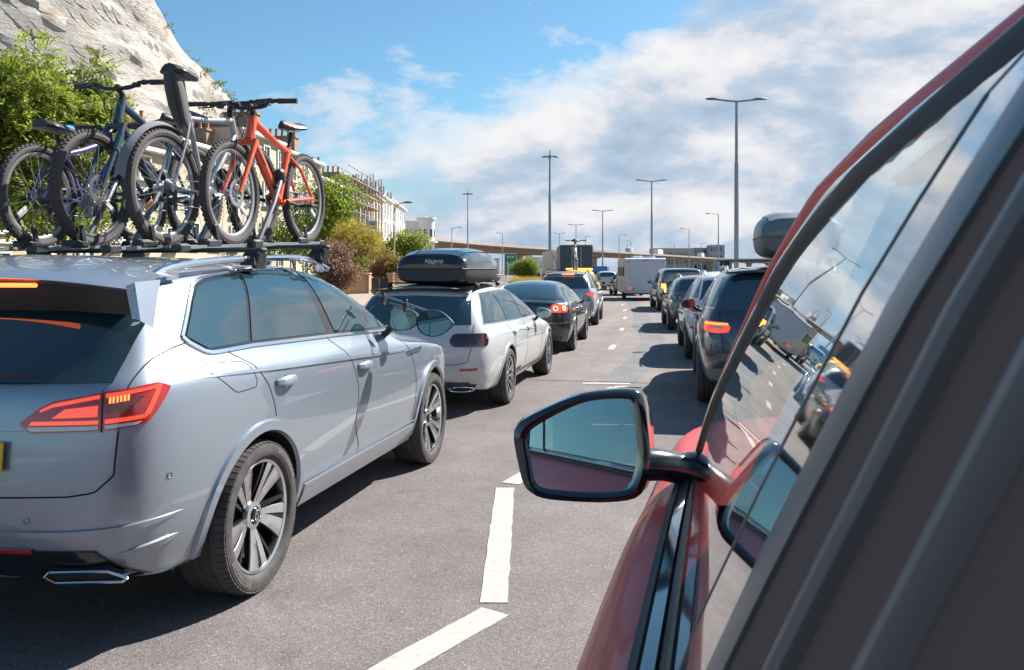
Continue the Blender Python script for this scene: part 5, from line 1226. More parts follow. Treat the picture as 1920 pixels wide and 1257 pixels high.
# ---- right-hand lane
def build_black_suv():
    p = dict(w=.95, wb=2.86, ro=.96, fo=.88, zs=.28, zb=1.10, zbr=1.15, zbf=1.07, zr=1.60, crown=.055, xb=.87, xr=.63, ywt=1.38, ywb=2.25, zc=1.08, zh=.95, yrt=-.58, yrb=-.80, rw=.365, ra=.405, tw=.25, rim=.26, cx=.52, bulge_r=.12)
    c = Car('suv', 'black SUV with lit brake light and grey roof box, ahead of the red SUV', (1.02, 10.75, 0), .012, p, M_blackp, levels=3)
    L = finish(c, (-.66, -.30, .18, 1.02, 1.26, 2.16), (10, 68, .90, 1.02, .03), trim=M_chrome, rear=(1.14, 1.50, .68, .60), plate_z=.80, style='twin5', nseg=48, mirror_m=M_blackp, lampm=M_redlit)
    r = c.root; rails(c, M_chrome, -.42, 1.28, .60, 1.62)
    for sg in (1, -1):
        c.patch('lit_strip', [(14, .985), (62, .99)], [(14, 1.005), (64, 1.012)], M_brake, 'C', n=12, k=1, off=.012, sides=(sg,), parent=L[sg])
        c.patch('lit_strip', [(12, .905), (56, .915)], [(12, .93), (58, .94)], M_redlit, 'C', n=12, k=1, off=.012, sides=(sg,), parent=L[sg])
        c.patch('reversing_lamp', [(20, .945), (42, .95)], [(20, .97), (42, .975)], M_clear, 'C', n=8, k=1, off=.012, sides=(sg,), parent=L[sg])
        c.patch('bumper_lower', [(-10, .33), (70, .36)], [(-10, .52), (70, .46)], mat('grey_bumper', (.22, .23, .24), .5), 'C', n=14, k=3, off=.006, sides=(sg,))
    b = MB(); b.sheet([[Vector((x, -.60-.12*(1-(x/.62)**2)-d, 1.615-.02*(x/.62)**2-.012*k)) for k, d in ((0, -.16), (.6, .03), (2.4, .02), (3, -.1))] for x in [lerp(-.62, .62, i/14) for i in range(15)]]); o = b.build('roof_spoiler', M_blackp, r, True, sharp=50); fixn(o)
    for y in (-.05, .85):
        b = MB(); b.box((0, y, 1.735), (1.42, .075, .026), bev=.008); cb = b.build('cross_bar', M_steel, r)
        for sg in (1, -1): b = MB(); b.box((sg*.60, y, 1.695), (.07, .11, .07), bev=.014); b.build('bar_foot', M_black, cb)
build_black_suv()
roof_box('grey roof box on the black SUV, half hidden by the window frame', (1.24, 10.20, 1.76), .92, 2.0, .56, mat('box_grey', (.14, .17, .19), .4), mat('box_grey_base', (.10, .11, .12), .5), None, .01)
def build_white_suv():
    p = dict(w=.92, wb=2.68, ro=.90, fo=.85, zs=.27, zb=1.03, zbr=1.09, zbf=1.0, zr=1.53, crown=.05, xb=.85, xr=.60, ywt=1.25, ywb=2.08, zc=1.02, zh=.92, yrt=-.55, yrb=-.74, rw=.35, ra=.39, tw=.24, rim=.24, cx=.5)
    c = Car('suv', 'white SUV ahead of the black SUV in the right lane', (.80, 15.9, 0), .055, p, paint('cool_white_paint', (.72, .74, .77), .0, .32), levels=2)
    L = finish(c, (-.62, -.30, .1, .95, 1.15, 2.0), (18, 66, .88, .99, .02), rear=(1.08, 1.42, .68, .60), style='twin5', lampm=M_redlens, mirror_m=M_gloss)
    rails(c, M_steel, -.4, 1.1, .57, 1.55)
    for sg in (1, -1): c.patch('bumper_reflector', [(30, .58), (60, .58)], [(30, .62), (60, .62)], M_redlens, 'C', n=8, k=1, off=.005, sides=(sg,))
build_white_suv()
def build_small_suv():
    p = dict(w=.88, wb=2.6, ro=.82, fo=.82, zs=.27, zb=.98, zr=1.40, crown=.05, xr=.57, ywt=1.2, ywb=2.0, zc=.97, zh=.86, yrt=-.5, yrb=-.66, rw=.335, ra=.375, tw=.215, rim=.22, cx=.46)
    c = Car('hatchback', 'grey crossover with silver roof rails, between the white SUV and the dark blue van', (.25, 23.3, 0), .085, p, M_greyp, levels=2)
    finish(c, (-.55, -.28, .1, .9, 1.1, 1.92), (18, 64, .82, .95, .02), rear=(1.03, 1.34, .62, .54), style='six', mirror_m=M_gloss, nseg=28)
    rails(c, M_chrome, -.4, 1.05, .54, 1.43, .05)
build_small_suv()
def build_blue_van():
    p = dict(w=.95, wb=3.0, ro=.95, fo=.9, zs=.28, zb=1.05, zr=1.62, crown=.04, xb=.90, xr=.76, ywt=1.75, ywb=2.5, zc=1.05, zh=.95, yrt=-.82, yrb=-.88, rw=.34, ra=.385, tw=.22, rim=.22, cx=.55, bulge_r=.05)
    c = Car('minivan', 'dark blue minivan with a lit orange indicator, in front of the grey crossover', (-.38, 34.1, 0), .125, p, paint('petrol_blue_paint', (.012, .05, .085), .3, .3), levels=2, cat='van')
    finish(c, (-.70, -.62, .55, 1.45, 1.7, 2.42), (14, 46, .72, 1.06, 0), rear=(1.10, 1.48, .74, .68), style='six', mirror_m=M_black, lampm=M_amberlit, nseg=24)
build_blue_van()
def build_caravan():
    c = thing('caravan', 'white touring caravan with two rear lamps, ahead of the dark blue minivan', 'caravan', (-2.28, 44.6, 0), .165)
    W, L, Hh = 2.12, 4.9, 2.2; m = mat('caravan_white', (.50, .53, .58), .45); b = MB(); prof = []
    for (y, z) in ((0, .40), (0, 2.0), (.06, 2.15), (.25, 2.2), (4.2, 2.2), (4.65, 2.05), (4.9, 1.5), (4.85, .75), (4.6, .40)): prof.append((y, z))
    b.prism([(y, z) for y, z in prof], W, 'x'); body = b.build('body', m, c)
    mb = mat('caravan_beige', (.50, .42, .32), .5)
    for sg in (1, -1):
        b = MB(); b.prism([(.04, .44), (.04, 1.98), (.2, 2.12), (4.2, 2.12), (4.6, 1.98), (4.82, 1.5), (4.78, .8), (4.55, .44)], .012, 'x', (sg*(W/2+.003), 0, 0)); s2 = b.build('side_panel', mb, c)
        for y0, y1 in ((.5, 1.4), (2.0, 2.9), (3.4, 4.2)):
            b = MB(); b.box((sg*(W/2+.012), (y0+y1)/2, 1.5), (.02, y1-y0, .5), bev=.008); b.build('side_window', M_glass2, s2)
        b = MB(); b.lathe([(-.09, .18), (-.09, .30), (-.06, .32), (.06, .32), (.09, .30), (.09, .18)], 24, c=(sg*(W/2-.14), 2.3, .32)); b.build('tyre', M_rubber, c, True)
        b = MB(); b.box((sg*.82, -.012, .62), (.16, .03, .12), bev=.01); b.build('tail_light', M_redlit, c)
        b = MB(); b.box((sg*.62, -.012, .62), (.12, .03, .10), bev=.01); b.build('indicator', M_amber, c)
        b = MB(); b.box((sg*.88, -.008, 1.98), (.10, .02, .03)); b.build('vent', M_black, c)
    b = MB(); b.box((0, -.01, 1.32), (1.75, .02, 1.15), bev=.009); b.build('rear_panel', mat('caravan_panel', (.46, .50, .57), .4), c)
    b = MB(); b.box((0, -.02, 2.10), (.34, .03, .05), bev=.008); b.build('high_marker_lamp', M_redlens, c)
    b = MB(); b.box((0, -.03, .46), (2.08, .10, .20), bev=.03); b.build('bumper', mat('caravan_bumper', (.45, .47, .5), .5), c)
    for x, y, w, l in ((-.35, .8, .5, .5), (.45, 2.4, .6, .7)):
        b = MB(); b.box((x, y, 2.25), (w, l, .14), bev=.05); b.build('roof_light', M_white, c)
    b = MB(); b.box((0, 2.4, .36), (1.9, 4.6, .10)); b.build('chassis', M_under, c)
    b = MB(); b.tube([(-.5, 4.6, .42), (0, 6.0, .45)], .04, 6); b.tube([(.5, 4.6, .42), (0, 6.0, .45)], .04, 6); b.build('drawbar', M_steel, c)
build_caravan()
def plain_car(name, label, X, Y, rz, m, p0, lampm=None, cat='car'):
    p = dict(w=.90, wb=2.65, ro=.85, fo=.85, zs=.25, zb=.98, zr=1.42, crown=.05, xr=.58, ywt=1.2, ywb=2.0, zc=.97, zh=.85, yrt=-.5, yrb=-.7, rw=.33, ra=.37, tw=.21, rim=.21, cx=.46); p.update(p0)
    c = Car(name, label, (X, Y, 0), rz, p, m, levels=2, cat=cat)
    L = finish(c, (p['yrb']+.12, p['yrt']+.2, .1, .95, p['ywt']-.08, p['ywb']-.08), (16, 62, p['zb']-.16, p['zb']-.03, 0), rear=(p['zb']+.06, p['zr']-.06, .62, .56), style='six', lampm=lampm, nseg=20, handles=False)
    return c
plain_car('tow_car', 'dark grey car towing the caravan, just showing at its left edge', -3.78, 52.9, .19, M_greyp, {})
yv = plain_car('breakdown_van', 'yellow van with an orange light bar, half hidden beyond the silver estate', -4.45, 34.4, .10, mat('yellow_paint', (.62, .50, .03), .35, coat=.6), dict(zr=1.52, yrt=-.75, yrb=-.8, zb=1.05), cat='van')
b_ = MB(); b_.box((0, .6, 1.615), (1.1, .22, .09), bev=.03); b_.build('light_bar', M_amberlit, yv.root)
plain_car('hatchback', 'pale hatchback with a yellow number plate, farthest car in the left lane', -6.35, 66.2, .19, paint('pale_grey_paint', (.55, .57, .62), .3, .35), {})
# ------------------------------------------------------------------ background: cliff, terrace, port, trees
def at(px, py, z):     # a surveyed bearing and distance turned into a place
    return Vector((0, 0, 1.62))+(FX+RX*((px-960)/1596)+Vector((0, 0, (505-py)/1596)))*z
from mathutils import noise as mnoise
def build_cliff():
    crest = [(-420, -560, 96), (-150, -390, 104), (60, -230, 112), (180, -120, 118), (262, -35, 124), (292, 5, 128), (312, 42, 131), (332, 78, 135), (352, 104, 140), (382, 132, 146), (410, 160, 152), (432, 190, 160), (452, 235, 170), (500, 285, 190), (560, 330, 220), (640, 372, 260), (720, 410, 320)]
    P = [at(*q) for q in crest]; C = curve(P, 130); G = []; K = 56
    for i, q in enumerate(C):
        d = (C[min(i+1, 129)]-C[max(i-1, 0)]); d.z = 0; d.normalize(); out = Vector((d.y, -d.x, 0)); h = q.z; rowp = []
        for k in range(K+1):
            t = k/K; z = h*(1-t); s = h*(.10*t+.34*t**3.0)
            p = Vector((q.x, q.y, z))+out*s
            n1 = mnoise.fractal(Vector((p.x*.05, p.y*.05, p.z*.06)), 1, 2, 5)*1.5; n2 = mnoise.fractal(Vector((p.x*.10, p.y*.10, p.z*.9)), .9, 2, 4)*.8
            step = .16*math.sin(z*2.1+mnoise.noise(Vector((p.x*.06, p.y*.06, 0)))*5)
            p += out*(n1+n2+step)*min(1, .15+t*6)
            rowp.append(p)
        back = [Vector((q.x, q.y, h+.15))-out*s+Vector((0, 0, s*.12)) for s in (1.5, 5, 16, 60)]
        G.append(back[::-1]+rowp)
    b = MB(); b.sheet(G)
    m = bpy.data.materials.new('chalk'); m.use_nodes = True; nt = m.node_tree; N = nt.nodes; L = nt.links; p = N['Principled BSDF']; p.inputs['Roughness'].default_value = .95
    tc = N.new('ShaderNodeTexCoord')
    def noise(sc, det, scl=(1, 1, 1), dist=0.0, ro=.6):
        mp = N.new('ShaderNodeMapping'); mp.inputs['Scale'].default_value = scl; L.new(tc.outputs['Object'], mp.inputs['Vector'])
        t = N.new('ShaderNodeTexNoise'); t.inputs['Scale'].default_value = sc; t.inputs['Detail'].default_value = det; t.inputs['Distortion'].default_value = dist; t.inputs['Roughness'].default_value = ro; L.new(mp.outputs[0], t.inputs['Vector']); return t.outputs['Fac']
    def ramp(v, st):
        r = N.new('ShaderNodeValToRGB'); L.new(v, r.inputs[0])
        while len(r.color_ramp.elements) < len(st): r.color_ramp.elements.new(.5)
        for e, (a, c) in zip(r.color_ramp.elements, st): e.position = a; e.color = (*c, 1)
        return r.outputs[0]
    def mix(f, a, c, mode='MIX'):
        x = N.new('ShaderNodeMix'); x.data_type = 'RGBA'; x.blend_type = mode
        L.new(f, x.inputs[0]) if not isinstance(f, float) else setattr(x.inputs[0], 'default_value', f)
        L.new(a, x.inputs[6]); L.new(c, x.inputs[7]) if not isinstance(c, tuple) else setattr(x.inputs[7], 'default_value', (*c, 1)); return x.outputs[2]
    base = ramp(noise(.10, 8), [(.3, (.50, .465, .43)), (.5, (.56, .525, .49)), (.75, (.62, .59, .56))])
    strat = ramp(noise(.85, 8, (.22, .22, 3.2), .5), [(.36, (.74, .70, .66)), (.5, (1, 1, 1)), (.7, (1.05, 1.04, 1.03))]); col = mix(.8, base, strat, 'MULTIPLY')
    crack = ramp(noise(.9, 8, (1.6, 1.6, .35), .8, .7), [(.33, (.60, .57, .54)), (.42, (1, 1, 1))]); col = mix(.55, col, crack, 'MULTIPLY')
    rust = ramp(noise(.16, 6, (1, 1, .8), .6), [(.57, (0, 0, 0)), (.68, (.75, .75, .75))]); col = mix(rust, col, (.40, .28, .17))
    veg = ramp(noise(.21, 7, (1, 1, .7), .8, .68), [(.625, (0, 0, 0)), (.66, (1, 1, 1))]); col = mix(veg, col, (.115, .125, .028))
    geo = N.new('ShaderNodeNewGeometry'); sp = N.new('ShaderNodeSeparateXYZ'); L.new(geo.outputs['Normal'], sp.inputs[0])
    top = ramp(sp.outputs[2], [(.70, (0, 0, 0)), (.82, (1, 1, 1))]); col = mix(top, col, (.10, .12, .035))
    L.new(col, p.inputs['Base Color'])
    bp = N.new('ShaderNodeBump'); bp.inputs['Strength'].default_value = .9; bp.inputs['Distance'].default_value = .5; L.new(noise(1.3, 10, (1, 1, 2.6), .4, .75), bp.inputs['Height']); L.new(bp.outputs[0], p.inputs['Normal'])
    o = structure(b.build('cliff', m, None, True)); fixn(o)
    # scrub along the crest and on ledges
    V = []; Fc = []; rr = random.Random(5)
    def leaf(c, s):
        a = Vector((rr.gauss(0, 1), rr.gauss(0, 1), rr.gauss(0, 1))).normalized(); u = a.orthogonal().normalized()*s; w = a.cross(u); L0 = len(V); V.extend([c-u, c-w*.5, c+u, c+w*.5]); Fc.append((L0, L0+1, L0+2, L0+3))
    for i in range(26, 120):
        if rr.random() < .85:
            c = G[i][3+rr.choice((0, 0, 1, 1, 2))]; n = rr.randint(20, 90); sz = rr.uniform(.25, .8)
            for _ in range(n): leaf(c+Vector((rr.gauss(0, .7), rr.gauss(0, .7), abs(rr.gauss(0, .25)))), sz*.4)
    for _ in range(46):
        i = rr.randint(30, 84); k = rr.randint(6, 40); c = G[i][k]
        n = rr.randint(25, 110); e = rr.uniform(.4, 1.3)
        for _ in range(n): leaf(c+Vector((rr.gauss(0, .6*e), rr.gauss(0, .6*e), rr.gauss(0, e))), rr.uniform(.15, .4))
    s = obj('scrub', V, Fc, leaf_mat('scrub_leaf', (.13, .15, .035), (.22, .17, .06)), None, False); s['kind'] = 'stuff'
def leaf_mat(name, c0, c1, trans=.35, rough=.55):
    if name in MATS: return MATS[name]
    m = bpy.data.materials.new(name); m.use_nodes = True; nt = m.node_tree; N = nt.nodes; L = nt.links; p = N['Principled BSDF']; out = N['Material Output']
    g = N.new('ShaderNodeNewGeometry'); r = N.new('ShaderNodeValToRGB'); L.new(g.outputs['Random Per Island'], r.inputs[0])
    r.color_ramp.elements[0].color = (*c0, 1); r.color_ramp.elements[1].color = (*c1, 1)
    L.new(r.outputs[0], p.inputs['Base Color']); p.inputs['Roughness'].default_value = rough; p.inputs['Specular IOR Level'].default_value = .3
    t = N.new('ShaderNodeBsdfTranslucent'); gm = N.new('ShaderNodeMix'); gm.data_type = 'RGBA'; gm.blend_type = 'MULTIPLY'; gm.inputs[0].default_value = 1; L.new(r.outputs[0], gm.inputs[6]); gm.inputs[7].default_value = (1.5, 1.6, .8, 1); L.new(gm.outputs[2], t.inputs[0])
    mx = N.new('ShaderNodeMixShader'); mx.inputs[0].default_value = trans; L.new(p.outputs[0], mx.inputs[1]); L.new(t.outputs[0], mx.inputs[2]); L.new(mx.outputs[0], out.inputs[0])
    MATS[name] = m; return m
M_bark = mat('bark', (.16, .10, .075), .9, var=.3, vscale=6, bump=.6, bscale=25)
def foliage(clumps, leaf_len, aspect, per, seed, droop=.3, spray=False):
    """clumps: (centre, radius) -> leaf blades with a fold down the middle"""
    rr = random.Random(seed); V = []; Fc = []
    def blade(c, d, n, L, W):
        s = d.cross(n); s = s.normalized() if s.length > 1e-6 else d.orthogonal().normalized(); b = len(V)
        V.extend([c, c+d*L*.45+s*W/2+n*W*.12, c+d*L, c+d*L*.45-s*W/2+n*W*.12]); Fc.append((b, b+1, b+2, b+3))
    for c, r in clumps:
        k = int(per*max(.3, r*r))
        for _ in range(k):
            o = Vector((rr.gauss(0, 1), rr.gauss(0, 1), rr.gauss(0, 1))).normalized(); q = c+Vector((o.x, o.y, o.z*.85))*r*(.45+.62*rr.random()**.6)
            d = (o+Vector((rr.gauss(0, .6), rr.gauss(0, .6), rr.gauss(0, .6)-droop))).normalized(); n = (Vector((0, 0, 1))+o*.5+Vector((rr.gauss(0, .5), rr.gauss(0, .5), rr.gauss(0, .5)))).normalized()
            if spray:      # a sprig: pairs of leaflets along a stalk
                m = rr.randint(3, 5); st = leaf_len*.42; s = d.cross(n).normalized() if d.cross(n).length > 1e-6 else d.orthogonal()
                for j in range(m):
                    p0 = q+d*st*j
                    for sg in (1, -1): blade(p0, (d*.55+s*sg*.8+Vector((0, 0, rr.gauss(0, .2)))).normalized(), n, leaf_len*rr.uniform(.8, 1.15), leaf_len*aspect)
                blade(q+d*st*m, d, n, leaf_len, leaf_len*aspect)
            else: blade(q, d, n, leaf_len*rr.uniform(.7, 1.25), leaf_len*aspect)
    return V, Fc
def tree(name, label, base, crown_c, rad, nclump, cl_r, leaf_len, aspect, per, m, seed, trunk=.12, stems=1, spray=False, cat='tree', group=None, shell=.55, droop=.3):
    rr = random.Random(seed); t = thing(name, label, cat, base, 0, group); B = Vector(base); cl = []; cc = Vector(crown_c)-B
    for i in range(nclump):
        o = Vector((rr.gauss(0, 1), rr.gauss(0, 1), rr.gauss(0, 1))).normalized(); f = rr.uniform(shell, 1.0)*(1+.14*rr.gauss(0, 1))
        cl.append((cc+Vector((o.x*rad[0], o.y*rad[1], o.z*rad[2]))*f, cl_r*rr.uniform(.6, 1.3)))
    V, Fc = foliage(cl, leaf_len, aspect, per, seed+1, droop, spray)
    obj('crown', V, Fc, m, t, False)
    b = MB()
    for s in range(stems):
        x0 = Vector((rr.uniform(-.25, .25)*(stems > 1), rr.uniform(-.25, .25)*(stems > 1), -.05)); top = cc+Vector((rr.gauss(0, rad[0]*.25), rr.gauss(0, rad[1]*.25), -rad[2]*.25)); mid = x0.lerp(top, .5)+Vector((rr.gauss(0, .12), rr.gauss(0, .12), 0))
        b.tube(curve([x0, mid, top], 8), [trunk*(1-.07*i) for i in range(8)], 8)
        for k in range(5):
            c2 = rr.choice(cl)[0]; st = mid.lerp(top, rr.random()); b.tube(curve([st, st.lerp(c2, .5)+Vector((0, 0, -.15)), c2], 6), [trunk*.42*(1-.13*i) for i in range(6)], 5)
    b.build('trunk', M_bark, t, True)
    return t
def spiky(name, label, base, n, L, w, m, seed, stem=0.0):
    rr = random.Random(seed); t = thing(name, label, 'plant', base); V = []; Fc = []
    for i in range(n):
        a = rr.uniform(0, 2*PI); e = rr.uniform(.1, 1.35); d = Vector((math.cos(a)*math.cos(e), math.sin(a)*math.cos(e), math.sin(e))); s = Vector((-math.sin(a), math.cos(a), 0)); o = Vector((0, 0, stem)); k = len(V); l = L*rr.uniform(.7, 1.1)
        for j in range(5):
            q = j/4; p = o+d*l*q-Vector((0, 0, .35*l*q*q*math.cos(e))); V += [p+s*w*(1-q)*.5, p-s*w*(1-q)*.5]
        Fc += [(k+2*j, k+2*j+1, k+2*j+3, k+2*j+2) for j in range(4)]
    obj('leaves', V, Fc, m, t, False)
    b = MB(); b.tube([(0, 0, -.02), (0, 0, stem+.05)], max(.04, w*.6), 7); b.build('stem', M_bark, t)
    return t
build_cliff()
def build_plants():
    G1 = leaf_mat('bright_leaf', (.11, .15, .03), (.30, .32, .08), .45); G2 = leaf_mat('lime_leaf', (.13, .19, .03), (.27, .31, .06)); YB = leaf_mat('broom_leaf', (.28, .22, .05), (.44, .33, .08)); PU = leaf_mat('purple_leaf', (.17, .09, .10), (.31, .19, .19)); RD = leaf_mat('red_blade', (.18, .055, .045), (.30, .13, .09)); TN = leaf_mat('tan_leaf', (.22, .16, .07), (.30, .20, .10)); GR = leaf_mat('straw_grass', (.34, .24, .08), (.46, .33, .13))
    B = at(118, 505, 23); B.z = .1
    tree('ash_tree', 'large leafy green tree at the far left, behind the bicycles', B, at(40, 262, 23), (2.3, 2.2, 2.45), 150, .66, .150, .40, 105, G1, 3, .085, 4, True, shell=.35)
    b2 = at(160, 505, 24.2); b2.z = .1; tree('ash_sapling', 'slim leafy tree behind the dark bicycle, right of the large tree', b2, at(172, 235, 24.2), (1.05, 1.0, 1.9), 46, .50, .14, .40, 95, G1, 33, .06, 2, True, shell=.3)
    b3 = at(60, 505, 30); b3.z = .1; tree('garden_shrub', 'green shrub beneath the large tree, seen through the bicycle wheels', b3, at(185, 415, 30), (2.6, 1.2, 1.1), 40, .6, .16, .5, 130, G1, 34, .05, 1)
    q = at(612, 505, 60); q.z = .1; tree('columnar_tree', 'tall bright green tree behind the orange bicycle', q, at(610, 415, 60), (1.9, 1.9, 3.0), 80, .8, .26, .55, 190, G2, 4, .12, 1)
    q = at(560, 505, 64); q.z = .1; tree('garden_tree', 'low green tree left of the tall bright one, seen through the orange wheel', q, at(548, 440, 64), (1.9, 1.5, 1.7), 44, .8, .26, .55, 170, G2, 44, .1, 1)
    q = at(668, 505, 55); q.z = .1; tree('broom_bush', 'tall yellow broom bush behind the brick garden wall', q, at(664, 462, 55), (1.65, 1.4, 1.35), 80, .6, .26, .16, 320, YB, 6, .06, 3, cat='bush', droop=-.2)
    q = at(628, 505, 51); q.z = .1; tree('purple_bush', 'purple leaved bush next to the yellow broom', q, at(628, 500, 51), (1.35, 1.2, 1.15), 80, .5, .15, .55, 330, PU, 7, .05, 3, cat='bush')
    q = at(757, 505, 64); q.z = .1; tree('round_tree', 'round green garden tree beside the street lamp', q, at(755, 472, 64), (1.95, 1.6, 1.5), 80, .65, .24, .55, 260, G1, 8, .1, 1)
    q = at(700, 505, 53.5); q.z = .1; tree('lime_shrub', 'small lime green shrub over the brick wall', q, at(676, 502, 53.5), (.5, .5, .75), 22, .35, .16, .5, 380, G2, 9, .04, 2, cat='bush')
    q = at(730, 505, 55); q.z = .1; tree('tan_bush', 'brownish hedge bush behind the iron gate', q, at(728, 500, 55), (1.0, .8, .9), 50, .45, .16, .5, 380, TN, 10, .05, 2, cat='bush')
    q = at(702, 505, 54); q.z = .3; spiky('cordyline', 'red spiky cordyline standing just over the gate', q, 60, 1.3, .09, RD, 11, .9)
    q = at(707, 505, 58); q.z = .3; spiky('tall_cordyline', 'taller dark red cordyline above the yellow broom', q, 70, .85, .09, RD, 12, 2.3)
    q = at(985, 505, 68); q.z = .0; tree('clipped_bush', 'clipped yellow green bush on the traffic island', q, at(983, 503, 68), (1.12, 1.0, .72), 90, .40, .13, .4, 520, G2, 13, .05, 2, cat='bush', shell=.3)
    rr = random.Random(3); V = []; Fc = []; q = at(986, 505, 64); q.z = 0
    for i in range(2600):
        a = Vector((rr.uniform(-1.15, 1.15), rr.uniform(-.6, .6), rr.uniform(.2, .4))); h = rr.uniform(.35, .85); d = Vector((rr.gauss(0, .12), rr.gauss(0, .12), h)); s = Vector((.014, 0, 0)); k = len(V); V += [a-s, a+s, a+d]; Fc.append((k, k+1, k+2))
    t = thing('grass_bed', 'straw coloured ornamental grass in front of the clipped bush', 'grass', q); o = obj('grass_blades', V, Fc, GR, t, False); o['kind'] = 'stuff'
    b = MB(); b.box((0, 0, .12), (2.5, 1.5, .24), bev=.04); b.build('planter_kerb', mat('kerb_stone', (.34, .32, .29), .8), t)
build_plants()

# ---- terrace of houses along the foot of the cliff
def build_terrace():
    path = [Vector(q) for q in ((-29.2, 22, 0), (-29.8, 38, 0), (-30.5, 52, 0), (-32, 69, 0), (-37.5, 97, 0), (-48, 139, 0), (-55.5, 172, 0))]
    d = [0]
    for a, b in zip(path, path[1:]): d.append(d[-1]+(b-a).length)
    def on(s):
        for i in range(len(path)-1):
            if s <= d[i+1] or i == len(path)-2: return path[i].lerp(path[i+1], (s-d[i])/(d[i+1]-d[i]))
    M_y = mat('yellow_brick', (.50, .38, .22), .9, var=.12, vscale=1.5, bump=.2, bscale=12); M_b = mat('beige_stucco', (.50, .43, .32), .9, var=.08, vscale=.8); M_w = mat('white_stucco', (.72, .71, .69), .85, var=.05, vscale=.8); M_r = mat('slate_roof', (.13, .13, .14), .8, var=.2, vscale=3); M_ch = mat('old_brick', (.30, .21, .15), .95, var=.25, vscale=5); M_pot = mat('terracotta', (.42, .17, .09), .9); M_fr = mat('window_white', (.75, .74, .72), .5); M_pn = mat('house_pane', (.05, .07, .09), .08)
    specs = [(8.5, 7.6, M_y, 'yellow brick house behind the large leafy tree', 3), (8, 7.9, M_y, 'yellow brick house between the tree and the bicycles', 3), (8, 8.6, M_b, 'beige stucco house with shuttered windows behind the silver bicycle', 4), (8, 9.6, M_b, 'beige house behind the handlebars of the orange bicycle', 4), (8, 11.6, M_b, 'beige house seen right of the orange saddle', 4), (9, 11.2, M_b, 'beige house half hidden by the tall bright tree', 4), (9, 10.0, M_w, 'white rendered house at the left end of the scaffolding', 3), (9, 10.2, M_y, 'yellow brick house wrapped in scaffolding', 3), (9, 10.2, M_y, 'yellow brick house right of the scaffolding', 3), (10, 10.8, M_y, 'yellow brick house behind the road name sign', 3), (11, 11.5, M_w, 'white terrace house nearest the yellow brick ones', 4), (11, 11.9, M_w, 'white terrace house in the middle of the white row', 4), (11, 11.9, M_w, 'white terrace house beside the round corner building', 4)]
    s = 0
    pane_me = {}
    for hi, (w, h, m, lab, fl) in enumerate(specs):
        A, Bp = on(s), on(s+w); s += w; ctr = (A+Bp)/2; u = (Bp-A).normalized(); out = Vector((u.y, -u.x, 0)); rz = math.atan2(u.y, u.x)
        # local frame: x along the street, -y out to the street
        t = thing('terrace_house', lab, 'house', ctr, rz); wl = (Bp-A).length; dep = 9
        b = MB(); b.box((0, dep/2, h/2), (wl-.01, dep, h)); wall = b.build('wall', m, t)
        b = MB(); b.box((0, -.18, h-.25), (wl-.02, .5, .28), bev=.06); b.build('cornice', M_w if m != M_y else m, wall)
        b = MB(); b.box((0, -.06, h*.36), (wl-.02, .22, .18)); b.build('string_course', M_w, wall)
        b = MB(); b.add([(-wl/2+.01, .4, h-.1), (wl/2-.01, .4, h-.1), (wl/2-.01, dep*.45, h+1.3), (-wl/2+.01, dep*.45, h+1.3), (wl/2-.01, dep, h-.1), (-wl/2+.01, dep, h-.1)], [(0, 1, 2, 3), (3, 2, 4, 5), (1, 4, 2), (0, 3, 5)]); b.build('roof', M_r, t)
        nc = 3; fh = (h-.8)/fl
        for f in range(fl):
            for k in range(nc):
                x = -wl/2+wl*(k+.5)/nc; wh = fh*(.62 if f else .55); ww = 1.05; z = .5+fh*f+fh*.5; key = (round(wh, 2),)
                if key not in pane_me:
                    b = MB(); b.box((0, 0, 0), (ww, .06, wh)); b.box((0, -.04, 0), (.05, .04, wh)); b.box((0, -.04, 0), (ww, .04, .05))
                    V0 = MB(); V0.box((0, -.02, 0), (ww-.06, .02, wh-.06)); fr = MB()
                    for sx in (-1, 1): fr.box((sx*ww/2, -.05, 0), (.12, .12, wh+.2)); fr.box((0, -.05, sx*(wh/2+.04)), (ww, .12, .12))
                    fr.box((0, -.03, 0), (.05, .05, wh)); fr.box((0, -.03, 0), (ww, .05, .05)); fr.box((0, -.12, -wh/2-.12), (ww+.4, .24, .08))
                    pane_me[key] = (fr.build('window', M_fr, None), V0.build('pane', M_pn, None))
                    fo, po = pane_me[key]; po.parent = fo; fo.parent = t; o = fo
                else: o = copy_tree(pane_me[key][0], t)
                o.location = (x, -.012, z)
        sh = (1.6, 1.3, 1.0, .9, 1.5, 1.4)[hi] if hi < 6 else 1.2
        cx = wl/2-.6 if hi != 1 else -wl/2+2.6; sh += 1.6*(hi == 1)
        b = MB(); b.box((cx, dep*.38, h+.4+sh/2), (1.0, 2.6, sh+.8)); b.box((cx, dep*.38, h+.8+sh), (1.2, 2.8, .16)); st = b.build('chimney_stack', M_ch if m is not M_w else m, t)
        for k in range(5):
            b = MB(); b.lathe([(0, .15), (.1, .17), (.15, .13), (.62, .11), (.66, .14), (.72, .14)], 9, 'z', (cx, dep*.38-1.1+.55*k, h+.88+sh)); b.build('chimney_pot', M_pot, st, True)
        if hi in (0, 2):
            for k in (0, 2):
                for sg in (-1, 1):
                    x = -wl/2+wl*(k+.5)/nc+sg*.85; b = MB(); z = .5+fh*(1 if hi else 0)+fh*.5
                    b.box((x, -.05, z), (.5, .05, fh*.62)); 
                    for j in range(9): b.box((x, -.085, z-fh*.28+fh*.07*j), (.42, .03, .05), (.5, 0, 0))
                    b.build('shutter', M_fr, t)
